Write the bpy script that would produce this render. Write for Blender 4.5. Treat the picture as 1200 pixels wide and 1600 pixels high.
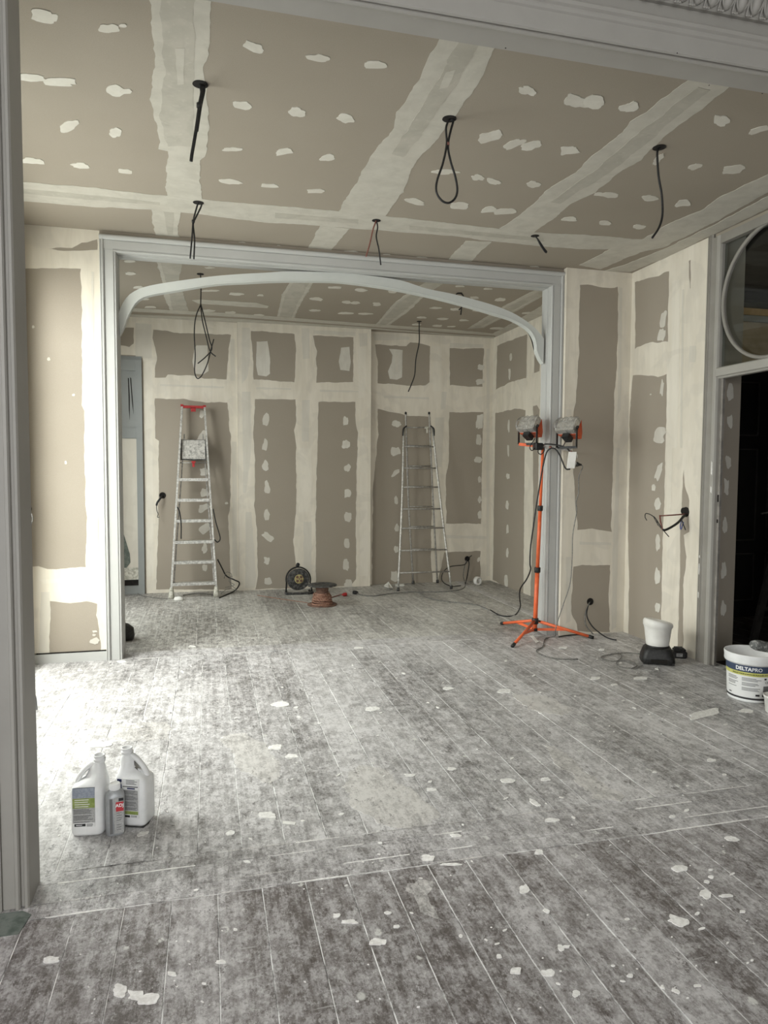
import bpy, math, random
from mathutils import Vector, Matrix, noise
from mathutils.geometry import delaunay_2d_cdt

random.seed(7)
sc = bpy.context.scene
for o in list(bpy.data.objects):
    bpy.data.objects.remove(o)
COL = sc.collection

# ------------------------------------------------------------------ camera
FOC, PITCH, YAW, ROLL = 1086.67, 0.057309, 0.247778, 0.005023
EYE = Vector((0, 0, 1.38))
Fw = Vector((math.sin(YAW)*math.cos(PITCH), math.cos(YAW)*math.cos(PITCH), -math.sin(PITCH)))
_R = Fw.cross(Vector((0, 0, 1))).normalized()
_U = _R.cross(Fw)
Rt = math.cos(ROLL)*_R + math.sin(ROLL)*_U
Up = -math.sin(ROLL)*_R + math.cos(ROLL)*_U
cd = bpy.data.cameras.new('camera')
cam = bpy.data.objects.new('camera', cd)
COL.objects.link(cam)
cd.sensor_fit = 'HORIZONTAL'
cd.sensor_width = 36
cd.lens = FOC*36/1200
cd.clip_start = 0.05
cam.matrix_world = Matrix(((Rt.x, Up.x, -Fw.x, EYE.x), (Rt.y, Up.y, -Fw.y, EYE.y), (Rt.z, Up.z, -Fw.z, EYE.z), (0, 0, 0, 1)))
sc.camera = cam

# ------------------------------------------------------------------ light and exposure
sc.view_settings.view_transform = 'Standard'
sc.view_settings.look = 'None'
sc.view_settings.gamma = 1
sc.view_settings.exposure = 0.0
sc.view_settings.use_curve_mapping = False
wd = bpy.data.worlds.new('overcast_sky')
sc.world = wd
wd.use_nodes = True
wd.node_tree.nodes['Background'].inputs[0].default_value = (0.80, 0.90, 1.0, 1)
wd.node_tree.nodes['Background'].inputs[1].default_value = 2.0


def area(name, loc, direction, sx, sy, power, color):
    l = bpy.data.lights.new(name, 'AREA')
    l.shape = 'RECTANGLE'
    l.size, l.size_y = sx, sy
    l.energy = power
    l.color = color
    o = bpy.data.objects.new(name, l)
    COL.objects.link(o)
    o.location = loc
    o.rotation_euler = Vector(direction).to_track_quat('-Z', 'Y').to_euler()
    return o


# daylight in the window openings (left wall of each room) and through the street front behind the camera
area('window_daylight', (-1.46, 4.15, 1.45), (1, 0, 0), 2.3, 2.75, 105, (1.0, 0.965, 0.91))
area('sky_daylight', (-2.70, 3.45, 3.20), (1, 0.5, -0.70), 3.2, 2.4, 470, (1.0, 0.972, 0.99))
area('window_daylight', (-1.46, 6.75, 1.45), (1, 0, 0), 1.6, 2.75, 38, (1.0, 0.955, 0.89))
area('sky_daylight', (-2.70, 6.75, 3.30), (1, 0, -0.75), 2.4, 2.4, 130, (1.0, 0.985, 0.96))
area('window_daylight', (-0.4, -2.6, 1.75), (0.1, 1, -0.1), 2.6, 2.2, 104, (1.0, 0.975, 0.94))
area('hall_fill_light', (5.2, 4.3, 3.25), (-0.15, 0.7, -0.6), 0.3, 0.3, 1.8, (1.0, 0.85, 0.65))  # unseen light added to brighten the plywood panel in the hall

# ------------------------------------------------------------------ materials


def newmat(name, rough=0.6, metal=0.0, base=(0.5, 0.5, 0.5), spec=0.4):
    m = bpy.data.materials.new(name)
    m.use_nodes = True
    b = m.node_tree.nodes['Principled BSDF']
    b.inputs['Base Color'].default_value = (*base, 1)
    b.inputs['Roughness'].default_value = rough
    b.inputs['Metallic'].default_value = metal
    b.inputs['Specular IOR Level'].default_value = spec
    return m


class N:
    """tiny node-graph helper"""
    def __init__(s, m):
        s.t = m.node_tree
        s.b = s.t.nodes['Principled BSDF']
        g = s.t.nodes.new('ShaderNodeNewGeometry')
        s.pos = g.outputs['Position']

    def scale(s, src, v):
        n = s.t.nodes.new('ShaderNodeVectorMath')
        n.operation = 'MULTIPLY'
        s.t.links.new(src, n.inputs[0])
        n.inputs[1].default_value = v
        return n.outputs[0]

    def noise(s, src, scale, detail=4, rough=0.55, dist=0.0):
        n = s.t.nodes.new('ShaderNodeTexNoise')
        s.t.links.new(src, n.inputs['Vector'])
        n.inputs['Scale'].default_value = scale
        n.inputs['Detail'].default_value = detail
        n.inputs['Roughness'].default_value = rough
        n.inputs['Distortion'].default_value = dist
        return n.outputs['Fac']

    def vor(s, src, scale, feat='F1'):
        n = s.t.nodes.new('ShaderNodeTexVoronoi')
        n.feature = feat
        s.t.links.new(src, n.inputs['Vector'])
        n.inputs['Scale'].default_value = scale
        return n.outputs['Distance']

    def ramp(s, src, a, b, c0=0.0, c1=1.0):
        n = s.t.nodes.new('ShaderNodeMapRange')
        n.clamp = True
        s.t.links.new(src, n.inputs[0])
        n.inputs[1].default_value = a
        n.inputs[2].default_value = b
        n.inputs[3].default_value = c0
        n.inputs[4].default_value = c1
        return n.outputs[0]

    def math(s, op, a, b):
        n = s.t.nodes.new('ShaderNodeMath')
        n.operation = op
        for i, x in enumerate((a, b)):
            if isinstance(x, (int, float)):
                n.inputs[i].default_value = x
            else:
                s.t.links.new(x, n.inputs[i])
        n.use_clamp = op in ('ADD', 'SUBTRACT')
        return n.outputs[0]

    def mix(s, f, a, b):
        n = s.t.nodes.new('ShaderNodeMix')
        n.data_type = 'RGBA'
        if isinstance(f, (int, float)):
            n.inputs[0].default_value = f
        else:
            s.t.links.new(f, n.inputs[0])
        for i, x in ((6, a), (7, b)):
            if isinstance(x, tuple):
                n.inputs[i].default_value = (*x, 1)
            else:
                s.t.links.new(x, n.inputs[i])
        return n.outputs[2]

    def rnd(s):
        return s.t.nodes.new('ShaderNodeObjectInfo').outputs['Random']

    def color(s, c):
        s.t.links.new(c, s.b.inputs['Base Color'])

    def rough(s, c):
        s.t.links.new(c, s.b.inputs['Roughness'])

    def bump(s, h, strength=0.3, dist=0.002):
        n = s.t.nodes.new('ShaderNodeBump')
        n.inputs['Strength'].default_value = strength
        n.inputs['Distance'].default_value = dist
        s.t.links.new(h, n.inputs['Height'])
        s.t.links.new(n.outputs[0], s.b.inputs['Normal'])


M = {}


def mat_board():
    m = newmat('plasterboard_card', 0.85, spec=0.2)
    n = N(m)
    c = n.mix(n.noise(n.pos, 1.4, 3), (0.315, 0.275, 0.222), (0.360, 0.320, 0.265))
    c = n.mix(n.ramp(n.noise(n.pos, 220, 2), 0.35, 0.7, 0, 0.35), c, (0.275, 0.238, 0.19))
    n.color(c)
    return m


def mat_plaster(name, thin=0.0, c0=(0.65, 0.600, 0.505), c1=(0.73, 0.68, 0.585)):
    m = newmat(name, 0.8, spec=0.25)
    n = N(m)
    p1 = n.scale(n.pos, (1, 1, 0.22))
    c = n.mix(n.ramp(n.noise(p1, 9, 4, 0.6, 0.4), 0.35, 0.65), c0, c1)
    patch = n.ramp(n.noise(n.pos, 4.5, 2, 0.5, 0.8), 0.52, 0.60, 0, 0.30 + thin)
    c = n.mix(patch, c, (0.55, 0.515, 0.45))
    streak = n.ramp(n.noise(n.scale(n.pos, (1, 1, 0.05)), 38, 3), 0.58, 0.72, 0, 0.30)
    c = n.mix(streak, c, (0.58, 0.55, 0.48))
    if thin:
        r = n.rnd()
        c = n.mix(n.ramp(r, 0.2, 1, 0, 0.35), c, (0.50, 0.46, 0.40))
    n.color(c)
    n.bump(n.noise(n.pos, 60, 4), 0.15, 0.001)
    return m


def mat_floor(name, dark, mid, light, bias):
    m = newmat(name, 0.5, spec=0.45)
    n = N(m)
    r = n.rnd()
    along = n.scale(n.pos, (1, 0.10, 1))
    grain = n.noise(along, 130, 3, 0.6)
    big = n.ramp(n.noise(n.scale(n.pos, (1, 0.45, 1)), 1.9, 5, 0.6), 0.38, 0.62)
    med0 = n.noise(n.scale(n.pos, (1, 0.60, 1)), 12, 8, 0.78)
    med = n.ramp(med0, 0.40, 0.60)
    fine = n.noise(n.scale(n.pos, (1, 0.75, 1)), 95, 4, 0.8)
    ffine = n.ramp(fine, 0.36, 0.64)
    strk = n.ramp(n.noise(n.scale(n.pos, (1, 0.035, 1)), 50, 3, 0.6), 0.42, 0.60)
    film = n.ramp(n.noise(n.scale(n.pos, (1.0, 0.62, 1)), 21, 12, 0.86), 0.485, 0.535)
    fac = n.math('ADD', n.math('MULTIPLY', big, 0.22), n.math('MULTIPLY', med, 0.18))
    fac = n.math('ADD', fac, n.math('MULTIPLY', ffine, 0.22))
    fac = n.math('ADD', fac, n.math('MULTIPLY', film, 0.22))
    fac = n.math('ADD', fac, n.math('MULTIPLY', strk, 0.10))
    fac = n.math('ADD', fac, n.math('MULTIPLY', r, 0.12))
    wear = n.ramp(fac, 0.27 - bias, 0.83 - bias)
    base = n.mix(n.ramp(grain, 0.35, 0.65), dark, mid)
    c = n.mix(wear, base, light)
    # flakes and specks of paint and plaster
    flake = n.ramp(n.noise(n.scale(n.pos, (1, 0.7, 1)), 26, 8, 0.85), 0.585, 0.61, 0, 0.65)
    c = n.mix(flake, c, (0.52, 0.52, 0.50))
    darkf = n.ramp(n.noise(n.scale(n.pos, (1.0, 0.6, 1)), 19, 8, 0.85), 0.575, 0.605, 0, 0.8)
    c = n.mix(darkf, c, dark)
    speck = n.ramp(n.vor(n.pos, 46), 0.05, 0.11, 0.8, 0)
    speck = n.math('MULTIPLY', speck, n.ramp(n.noise(n.pos, 7, 3), 0.48, 0.62))
    c = n.mix(speck, c, (0.70, 0.70, 0.67))
    spot = n.ramp(n.vor(n.scale(n.pos, (1, 0.8, 1)), 9), 0.10, 0.14, 0.75, 0)
    spot = n.math('MULTIPLY', spot, n.ramp(n.noise(n.pos, 30, 4), 0.50, 0.56))
    c = n.mix(spot, c, (0.66, 0.66, 0.62))
    scr = n.ramp(n.noise(n.scale(n.pos, (0.25, 3.2, 1)), 22, 2, 0.5, 0.4), 0.70, 0.74, 0, 0.5)
    c = n.mix(scr, c, (0.5, 0.5, 0.48))
    n.color(c)
    n.rough(n.ramp(med0, 0.3, 0.7, 0.34, 0.58))
    n.bump(fine, 0.35, 0.0018)
    return m


def mat_paint(name, c0, c1, rough=0.5):
    m = newmat(name, rough, spec=0.4)
    n = N(m)
    c = n.mix(n.noise(n.pos, 6, 5, 0.6), c0, c1)
    chip = n.ramp(n.noise(n.scale(n.pos, (1, 1, 0.4)), 40, 4, 0.7), 0.70, 0.76, 0, 0.35)
    c = n.mix(chip, c, (0.62, 0.60, 0.54))
    n.color(c)
    n.bump(n.noise(n.scale(n.pos, (1, 1, 0.3)), 50, 4), 0.12, 0.001)
    return m


def mat_noise(name, c0, c1, scale=20, rough=0.6, metal=0.0, lo=0.4, hi=0.6, bump=0.0, spec=0.4):
    m = newmat(name, rough, metal, spec=spec)
    n = N(m)
    f = n.noise(n.pos, scale, 5, 0.65)
    n.color(n.mix(n.ramp(f, lo, hi), c0, c1))
    if bump:
        n.bump(f, bump, 0.002)
    return m


M['board'] = mat_board()
M['plaster'] = mat_plaster('joint_compound')
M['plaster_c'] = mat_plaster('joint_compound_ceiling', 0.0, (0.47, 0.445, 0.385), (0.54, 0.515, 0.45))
M['patch'] = mat_plaster('filler_thin', 0.1, (0.58, 0.555, 0.49), (0.66, 0.635, 0.57))
M['smear'] = mat_plaster('filler_smear', 0.0, (0.59, 0.555, 0.48), (0.65, 0.615, 0.54))
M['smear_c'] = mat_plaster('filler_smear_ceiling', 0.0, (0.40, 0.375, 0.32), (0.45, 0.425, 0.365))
M['smear_lt'] = mat_plaster('filler_light_coat', 0.0, (0.67, 0.625, 0.535), (0.74, 0.695, 0.605))
M['floor_near'] = mat_floor('worn_boards_near', (0.075, 0.062, 0.056), (0.145, 0.130, 0.122), (0.52, 0.505, 0.50), 0.01)
M['floor_mid'] = mat_floor('worn_boards_dusty', (0.085, 0.078, 0.072), (0.17, 0.163, 0.155), (0.64, 0.625, 0.62), 0.11)
M['floor_back'] = mat_floor('worn_boards_back', (0.085, 0.076, 0.068), (0.17, 0.158, 0.145), (0.60, 0.585, 0.55), 0.08)
M['floor_pale'] = mat_floor('plaster_film_on_boards', (0.12, 0.113, 0.106), (0.22, 0.21, 0.20), (0.62, 0.60, 0.575), 0.155)
M['floor_board'] = mat_floor('worn_threshold', (0.09, 0.083, 0.078), (0.19, 0.18, 0.172), (0.60, 0.585, 0.58), 0.08)
M['joint_dust'] = mat_noise('dust_in_joints', (0.16, 0.155, 0.15), (0.80, 0.80, 0.78), 7, 0.9, lo=0.40, hi=0.53)
M['splash'] = mat_noise('plaster_splash', (0.68, 0.665, 0.63), (0.84, 0.83, 0.80), 60, 0.8)
M['grey_paint'] = mat_paint('grey_undercoat', (0.42, 0.42, 0.405), (0.48, 0.48, 0.46))
M['white_paint'] = mat_paint('old_white_paint', (0.50, 0.50, 0.475), (0.57, 0.565, 0.54))
M['pillar_paint'] = mat_paint('pillar_paint', (0.305, 0.290, 0.265), (0.37, 0.355, 0.325))
M['arch_paint'] = mat_paint('arch_paint', (0.48, 0.495, 0.47), (0.56, 0.57, 0.54))
M['door_paint'] = mat_paint('blue_grey_door_paint', (0.22, 0.235, 0.23), (0.28, 0.29, 0.28))
M['frame_paint'] = mat_paint('old_frame_paint', (0.20, 0.185, 0.16), (0.31, 0.295, 0.265))
M['post_paint'] = mat_paint('door_post_paint', (0.31, 0.295, 0.265), (0.38, 0.365, 0.33))
M['reveal_brown'] = mat_noise('old_reveal_paint', (0.20, 0.185, 0.165), (0.27, 0.25, 0.225), 12, 0.6)
M['green_patch'] = mat_noise('old_green_paint', (0.075, 0.095, 0.08), (0.15, 0.17, 0.15), 22, 0.6)
M['black'] = mat_noise('black_rubber', (0.008, 0.008, 0.008), (0.022, 0.021, 0.02), 60, 0.5)
M['dark'] = mat_noise('dark_void', (0.006, 0.005, 0.004), (0.015, 0.012, 0.010), 30, 0.9)
M['blackdust'] = mat_noise('dusty_black_plastic', (0.018, 0.018, 0.018), (0.16, 0.155, 0.145), 30, 0.6, lo=0.45, hi=0.75)
M['redbrown'] = mat_noise('red_brown_sheath', (0.16, 0.06, 0.045), (0.24, 0.10, 0.08), 60, 0.5)
M['greycable'] = mat_noise('dusty_grey_cable', (0.10, 0.098, 0.09), (0.22, 0.215, 0.20), 60, 0.6)
M['blue'] = mat_noise('blue_wire', (0.03, 0.05, 0.20), (0.05, 0.08, 0.28), 60, 0.5)
M['orange'] = mat_noise('orange_enamel', (0.66, 0.105, 0.035), (0.78, 0.17, 0.06), 18, 0.42, lo=0.3, hi=0.7)
M['orange_dk'] = mat_noise('orange_lamp_back', (0.42, 0.055, 0.014), (0.52, 0.085, 0.022), 18, 0.45)
M['red'] = mat_noise('red_plastic', (0.30, 0.012, 0.012), (0.42, 0.03, 0.03), 40, 0.5)
M['alu'] = mat_noise('plaster_marked_aluminium', (0.38, 0.37, 0.345), (0.62, 0.61, 0.57), 45, 0.45, 0.55)
M['alu_dk'] = mat_noise('dull_aluminium', (0.26, 0.25, 0.23), (0.42, 0.40, 0.37), 45, 0.5, 0.5)
M['tray'] = mat_noise('plaster_caked_tray', (0.26, 0.25, 0.23), (0.56, 0.54, 0.50), 38, 0.8, lo=0.35, hi=0.6, bump=0.5)
M['foot'] = mat_noise('plastery_plastic_foot', (0.34, 0.33, 0.27), (0.62, 0.60, 0.53), 30, 0.7)
M['white_pl'] = mat_noise('white_plastic', (0.74, 0.745, 0.74), (0.82, 0.82, 0.815), 9, 0.42)
M['cream_pl'] = mat_noise('off_white_plastic', (0.70, 0.685, 0.64), (0.78, 0.765, 0.725), 9, 0.45)
M['silver'] = mat_noise('grey_plastic_bottle', (0.34, 0.35, 0.36), (0.42, 0.43, 0.44), 20, 0.4, 0.2)
M['steel'] = mat_noise('wire_steel', (0.30, 0.29, 0.27), (0.48, 0.46, 0.43), 60, 0.35, 0.7)
M['reflector'] = mat_noise('lamp_reflector', (0.52, 0.50, 0.46), (0.75, 0.73, 0.69), 50, 0.3, 0.6)
M['navy'] = mat_noise('navy_print', (0.012, 0.016, 0.075), (0.018, 0.024, 0.10), 20, 0.5)
M['labelblue'] = mat_noise('blue_print', (0.035, 0.052, 0.10), (0.045, 0.065, 0.12), 20, 0.5)
M['labelyellow'] = mat_noise('yellow_green_print', (0.50, 0.50, 0.12), (0.60, 0.58, 0.20), 20, 0.5)
M['labelgreen'] = mat_noise('green_print', (0.22, 0.28, 0.07), (0.32, 0.38, 0.13), 40, 0.5)
M['labelgrey'] = mat_noise('grey_print', (0.32, 0.32, 0.315), (0.46, 0.46, 0.45), 260, 0.5)
M['labelsky'] = mat_noise('blue_grey_print', (0.25, 0.28, 0.34), (0.34, 0.37, 0.43), 90, 0.5)
M['labelwhite'] = newmat('white_label', 0.5, base=(0.76, 0.76, 0.75))
M['ink'] = newmat('dark_ink', 0.5, base=(0.02, 0.02, 0.022))
M['inkgrey'] = newmat('grey_ink', 0.5, base=(0.15, 0.15, 0.15))
M['inkwhite'] = newmat('white_ink', 0.5, base=(0.85, 0.85, 0.85))
M['labelred'] = newmat('red_label', 0.5, base=(0.48, 0.035, 0.045))
M['ochre'] = mat_noise('yellowed_socket_plate', (0.28, 0.23, 0.09), (0.42, 0.36, 0.17), 40, 0.5)
M['rope'] = mat_noise('terracotta_cable', (0.20, 0.085, 0.050), (0.44, 0.26, 0.19), 70, 0.7)
M['core'] = mat_noise('spool_core', (0.10, 0.055, 0.04), (0.18, 0.10, 0.07), 30, 0.7)
M['roller'] = mat_noise('plaster_crusted_sleeve', (0.13, 0.135, 0.13), (0.55, 0.55, 0.53), 60, 0.8, lo=0.5, hi=0.66, bump=0.6)
M['paper'] = mat_noise('white_paper', (0.68, 0.67, 0.63), (0.78, 0.77, 0.73), 20, 0.8)
M['timber'] = mat_noise('raw_timber', (0.42, 0.27, 0.11), (0.52, 0.35, 0.16), 12, 0.7)
M['ply'] = mat_noise('plywood', (0.33, 0.25, 0.14), (0.40, 0.31, 0.19), 6, 0.7)
M['blackdoor_and_shade'] = mat_noise('black_door_paint_and_shade', (0.004, 0.004, 0.0035), (0.008, 0.007, 0.006), 8, 0.6)  # door colour, also used for the shade painted on the partition posts
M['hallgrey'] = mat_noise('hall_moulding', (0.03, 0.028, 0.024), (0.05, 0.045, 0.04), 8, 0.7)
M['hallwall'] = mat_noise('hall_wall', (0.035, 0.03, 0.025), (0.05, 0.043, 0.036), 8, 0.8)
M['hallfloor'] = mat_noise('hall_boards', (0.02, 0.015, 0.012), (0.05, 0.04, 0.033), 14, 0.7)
M['glass'] = None


def mat_glass(name, gloss=0.06):
    m = bpy.data.materials.new(name)
    m.use_nodes = True
    t = m.node_tree
    t.nodes.clear()
    out = t.nodes.new('ShaderNodeOutputMaterial')
    tr = t.nodes.new('ShaderNodeBsdfTransparent')
    tr.inputs[0].default_value = (0.86, 0.88, 0.86, 1)
    gl = t.nodes.new('ShaderNodeBsdfGlossy')
    gl.inputs['Roughness'].default_value = 0.03
    mx = t.nodes.new('ShaderNodeMixShader')
    mx.inputs[0].default_value = gloss
    t.links.new(tr.outputs[0], mx.inputs[1])
    t.links.new(gl.outputs[0], mx.inputs[2])
    t.links.new(mx.outputs[0], out.inputs[0])
    return m


M['glass'] = mat_glass('window_glass')

# ------------------------------------------------------------------ geometry helpers


class MB:
    def __init__(s):
        s.v = []
        s.f = []
        s.smooth = []

    def add(s, vs, fs, smooth=False):
        k = len(s.v)
        s.v += [Vector(p) for p in vs]
        s.f += [[i+k for i in f] for f in fs]
        s.smooth += [smooth]*len(fs)
        return s

    def box(s, x0, x1, y0, y1, z0, z1, bev=0.0):
        if bev <= 0:
            vs = [(x, y, z) for z in (z0, z1) for y in (y0, y1) for x in (x0, x1)]
            s.add(vs, [(0, 2, 3, 1), (4, 5, 7, 6), (0, 1, 5, 4), (2, 6, 7, 3), (0, 4, 6, 2), (1, 3, 7, 5)])
        else:
            b = bev
            ring = [(x0+b, y0), (x1-b, y0), (x1, y0+b), (x1, y1-b), (x1-b, y1), (x0+b, y1), (x0, y1-b), (x0, y0+b)]
            cx, cy = (x0+x1)/2, (y0+y1)/2
            kx, ky = 1-2*b/(x1-x0), 1-2*b/(y1-y0)
            inn = [(cx+(x-cx)*kx, cy+(y-cy)*ky) for x, y in ring]
            lv = [(inn, z0), (ring, z0+b), (ring, z1-b), (inn, z1)]
            vs = [(x, y, z) for r, z in lv for x, y in r]
            fs = [[i for i in range(7, -1, -1)], [24+i for i in range(8)]]
            for L in range(3):
                for i in range(8):
                    j = (i+1) % 8
                    fs.append((L*8+i, L*8+j, L*8+8+j, L*8+8+i))
            s.add(vs, fs)
        return s

    def obox(s, c, ax, ay, az):
        """box from centre and three half-axis vectors"""
        c = Vector(c); ax = Vector(ax); ay = Vector(ay); az = Vector(az)
        vs = [c+i*ax+j*ay+k*az for k in (-1, 1) for j in (-1, 1) for i in (-1, 1)]
        s.add(vs, [(0, 2, 3, 1), (4, 5, 7, 6), (0, 1, 5, 4), (2, 6, 7, 3), (0, 4, 6, 2), (1, 3, 7, 5)])
        return s

    def bar(s, a, b, w, h, side=(0, 1, 0)):
        a = Vector(a); b = Vector(b)
        d = (b-a).normalized()
        u = Vector(side)
        u = (u-u.dot(d)*d).normalized()
        v = d.cross(u)
        return s.obox((a+b)/2, (b-a)/2, u*w/2, v*h/2)

    def tube(s, pts, r, seg=8, closed=False, smooth=True):
        pts = [Vector(p) for p in pts]
        n = len(pts)
        rs = r if isinstance(r, (list, tuple)) else [r]*n
        t0 = (pts[1]-pts[0]).normalized()
        up = Vector((0, 0, 1)) if abs(t0.z) < 0.9 else Vector((1, 0, 0))
        nrm = (up-up.dot(t0)*t0).normalized()
        vs = []
        for i, p in enumerate(pts):
            if closed:
                t = (pts[(i+1) % n]-pts[i-1]).normalized()
            elif i == 0:
                t = t0
            elif i == n-1:
                t = (pts[-1]-pts[-2]).normalized()
            else:
                t = (pts[i+1]-pts[i-1])
                t = t.normalized() if t.length > 1e-9 else t0
            nrm = nrm-nrm.dot(t)*t
            nrm = nrm.normalized() if nrm.length > 1e-6 else t.orthogonal().normalized()
            bn = t.cross(nrm)
            for k in range(seg):
                a = 2*math.pi*k/seg
                vs.append(p+rs[i]*(math.cos(a)*nrm+math.sin(a)*bn))
        fs = []
        m = n if closed else n-1
        for i in range(m):
            j = (i+1) % n
            for k in range(seg):
                l = (k+1) % seg
                fs.append((i*seg+k, i*seg+l, j*seg+l, j*seg+k))
        if not closed:
            fs.append([k for k in range(seg-1, -1, -1)])
            fs.append([(n-1)*seg+k for k in range(seg)])
        return s.add(vs, fs, smooth)

    def lathe(s, prof, c=(0, 0, 0), seg=32, axis=(0, 0, 1), smooth=True, cap0=True, cap1=True):
        ax = Vector(axis).normalized()
        u = ax.orthogonal().normalized()
        if abs(ax.z) > 0.99:
            u = Vector((1, 0, 0))
        w = ax.cross(u)
        c = Vector(c)
        vs = []
        for r, z in prof:
            for k in range(seg):
                a = 2*math.pi*k/seg
                vs.append(c+ax*z+r*(math.cos(a)*u+math.sin(a)*w))
        fs = []
        for i in range(len(prof)-1):
            for k in range(seg):
                l = (k+1) % seg
                fs.append((i*seg+k, i*seg+l, (i+1)*seg+l, (i+1)*seg+k))
        s.add(vs, fs, smooth)
        k0 = len(s.v)-len(vs)
        if cap0:
            s.f.append([k0+k for k in range(seg-1, -1, -1)]); s.smooth.append(False)
        if cap1:
            b = k0+(len(prof)-1)*seg
            s.f.append([b+k for k in range(seg)]); s.smooth.append(False)
        return s

    def prism(s, poly, lo, hi, axis='x'):
        """closed 2-D polygon extruded along an axis"""
        n = len(poly)
        def P(a, b, t):
            return {'x': (t, a, b), 'y': (a, t, b), 'z': (a, b, t)}[axis]
        vs = [P(a, b, lo) for a, b in poly]+[P(a, b, hi) for a, b in poly]
        fs = [list(range(n-1, -1, -1)), list(range(n, 2*n))]
        for i in range(n):
            j = (i+1) % n
            fs.append((i, j, n+j, n+i))
        return s.add(vs, fs)

    def sections(s, secs, seg=32, cap=True, smooth=True):
        """loft of superellipse sections (cx, cy, z, rx, ry, power)"""
        vs = []
        for cx, cy, z, rx, ry, p in secs:
            for k in range(seg):
                a = 2*math.pi*k/seg
                c_, s_ = math.cos(a), math.sin(a)
                x = math.copysign(abs(c_)**(2/p), c_)*rx
                y = math.copysign(abs(s_)**(2/p), s_)*ry
                vs.append((cx+x, cy+y, z))
        fs = []
        for i in range(len(secs)-1):
            for k in range(seg):
                l = (k+1) % seg
                fs.append((i*seg+k, i*seg+l, (i+1)*seg+l, (i+1)*seg+k))
        s.add(vs, fs, smooth)
        if cap:
            k0 = len(s.v)-len(vs)
            s.f.append([k0+k for k in range(seg-1, -1, -1)]); s.smooth.append(False)
            b = k0+(len(secs)-1)*seg
            s.f.append([b+k for k in range(seg)]); s.smooth.append(False)
        return s

    def xform(s, m):
        s.v = [m @ p for p in s.v]
        return s


def root_loc(o):
    while o.parent:
        o = o.parent
    return o.location.copy()


def obj(name, mb, mat, parent=None, label=None, kind=None, local=False):
    me = bpy.data.meshes.new(name)
    off = Vector((0, 0, 0)) if (parent is None or local) else root_loc(parent)
    me.from_pydata([p-off for p in mb.v], [], mb.f)
    if mb.smooth and any(mb.smooth):
        me.polygons.foreach_set('use_smooth', mb.smooth)
    me.materials.append(M[mat] if isinstance(mat, str) else mat)
    me.update()
    o = bpy.data.objects.new(name, me)
    COL.objects.link(o)
    if parent is not None:
        o.parent = parent
    if label:
        o['label'] = label
    if kind:
        o['kind'] = kind
    return o


def thing(name, label, cat, loc=(0, 0, 0), group=None):
    o = bpy.data.objects.new(name, None)
    COL.objects.link(o)
    o.empty_display_size = 0.1
    o.location = loc
    o['label'] = label
    o['category'] = cat
    if group:
        o['group'] = group
    return o


def single(name, mb, mat, label, cat, group=None):
    o = obj(name, mb, mat)
    o['label'] = label
    o['category'] = cat
    if group:
        o['group'] = group
    return o


def struct(name, mb, mat, label=None):
    o = obj(name, mb, mat)
    o['kind'] = 'structure'
    if label:
        o['label'] = label
    return o


# photograph pixel (1200 x 1600) -> point on a real plane of the room
def ray(u, v):
    return Fw + (u-600)/FOC*Rt - (v-800)/FOC*Up


AX = {'x': 0, 'y': 1, 'z': 2}


def at(u, v, ax, val):
    d = ray(u, v)
    i = AX[ax]
    return EYE + d*((val-EYE[i])/d[i])


def onfloor(u, v, z=0.0):
    return at(u, v, 'z', z)


class Plane:
    """ax: fixed axis, val: coordinate, sgn: side the room is on"""
    def __init__(s, ax, val, sgn):
        s.ax, s.val, s.sgn = ax, val, sgn

    def uv(s, u, v):
        p = at(u, v, s.ax, s.val)
        return {'x': (p.y, p.z), 'y': (p.x, p.z), 'z': (p.x, p.y)}[s.ax]

    def p3(s, a, b, off=0.0):
        t = s.val+s.sgn*off
        return Vector({'x': (t, a, b), 'y': (a, t, b), 'z': (a, b, t)}[s.ax])


def ragged(poly, step=0.03, amp=0.004, seed=0.0, close=True):
    out = []
    n = len(poly)
    for i in range(n if close else n-1):
        a = Vector(poly[i]); b = Vector(poly[(i+1) % n])
        L = (b-a).length
        k = max(1, int(L/step))
        t = (b-a)/max(L, 1e-6)
        nn = Vector((-t.y, t.x))
        for j in range(k):
            p = a+(b-a)*(j/k)
            q = Vector((p.x*9+seed, p.y*9, seed))
            w = noise.noise(q)*amp*1.6 + noise.noise(q*5)*amp*0.8
            out.append((p.x+nn.x*w, p.y+nn.y*w))
    return out


def slab(pl, poly, t, name, mat, parent, label=None):
    """thin plate with a ragged outline lying on a plane"""
    n = len(poly)
    area2 = sum(poly[i][0]*poly[(i+1) % n][1]-poly[(i+1) % n][0]*poly[i][1] for i in range(n))
    if area2 < 0:
        poly = poly[::-1]
    vs = [pl.p3(a, b, t) for a, b in poly]+[pl.p3(a, b, -0.0005) for a, b in poly]
    fs = [list(range(n))]
    for i in range(n):
        j = (i+1) % n
        fs.append((i, n+i, n+j, j))
    mb = MB().add(vs, fs)
    return obj(name, mb, mat, parent, label)


def band(pl, pix, t, mat, parent, name='joint_band', amp=0.006, step=0.03):
    poly = [pl.uv(u, v) for u, v in pix]
    return slab(pl, ragged(poly, step, amp, random.random()*50), t+random.uniform(0, 0.0003), name, mat, parent)


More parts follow.
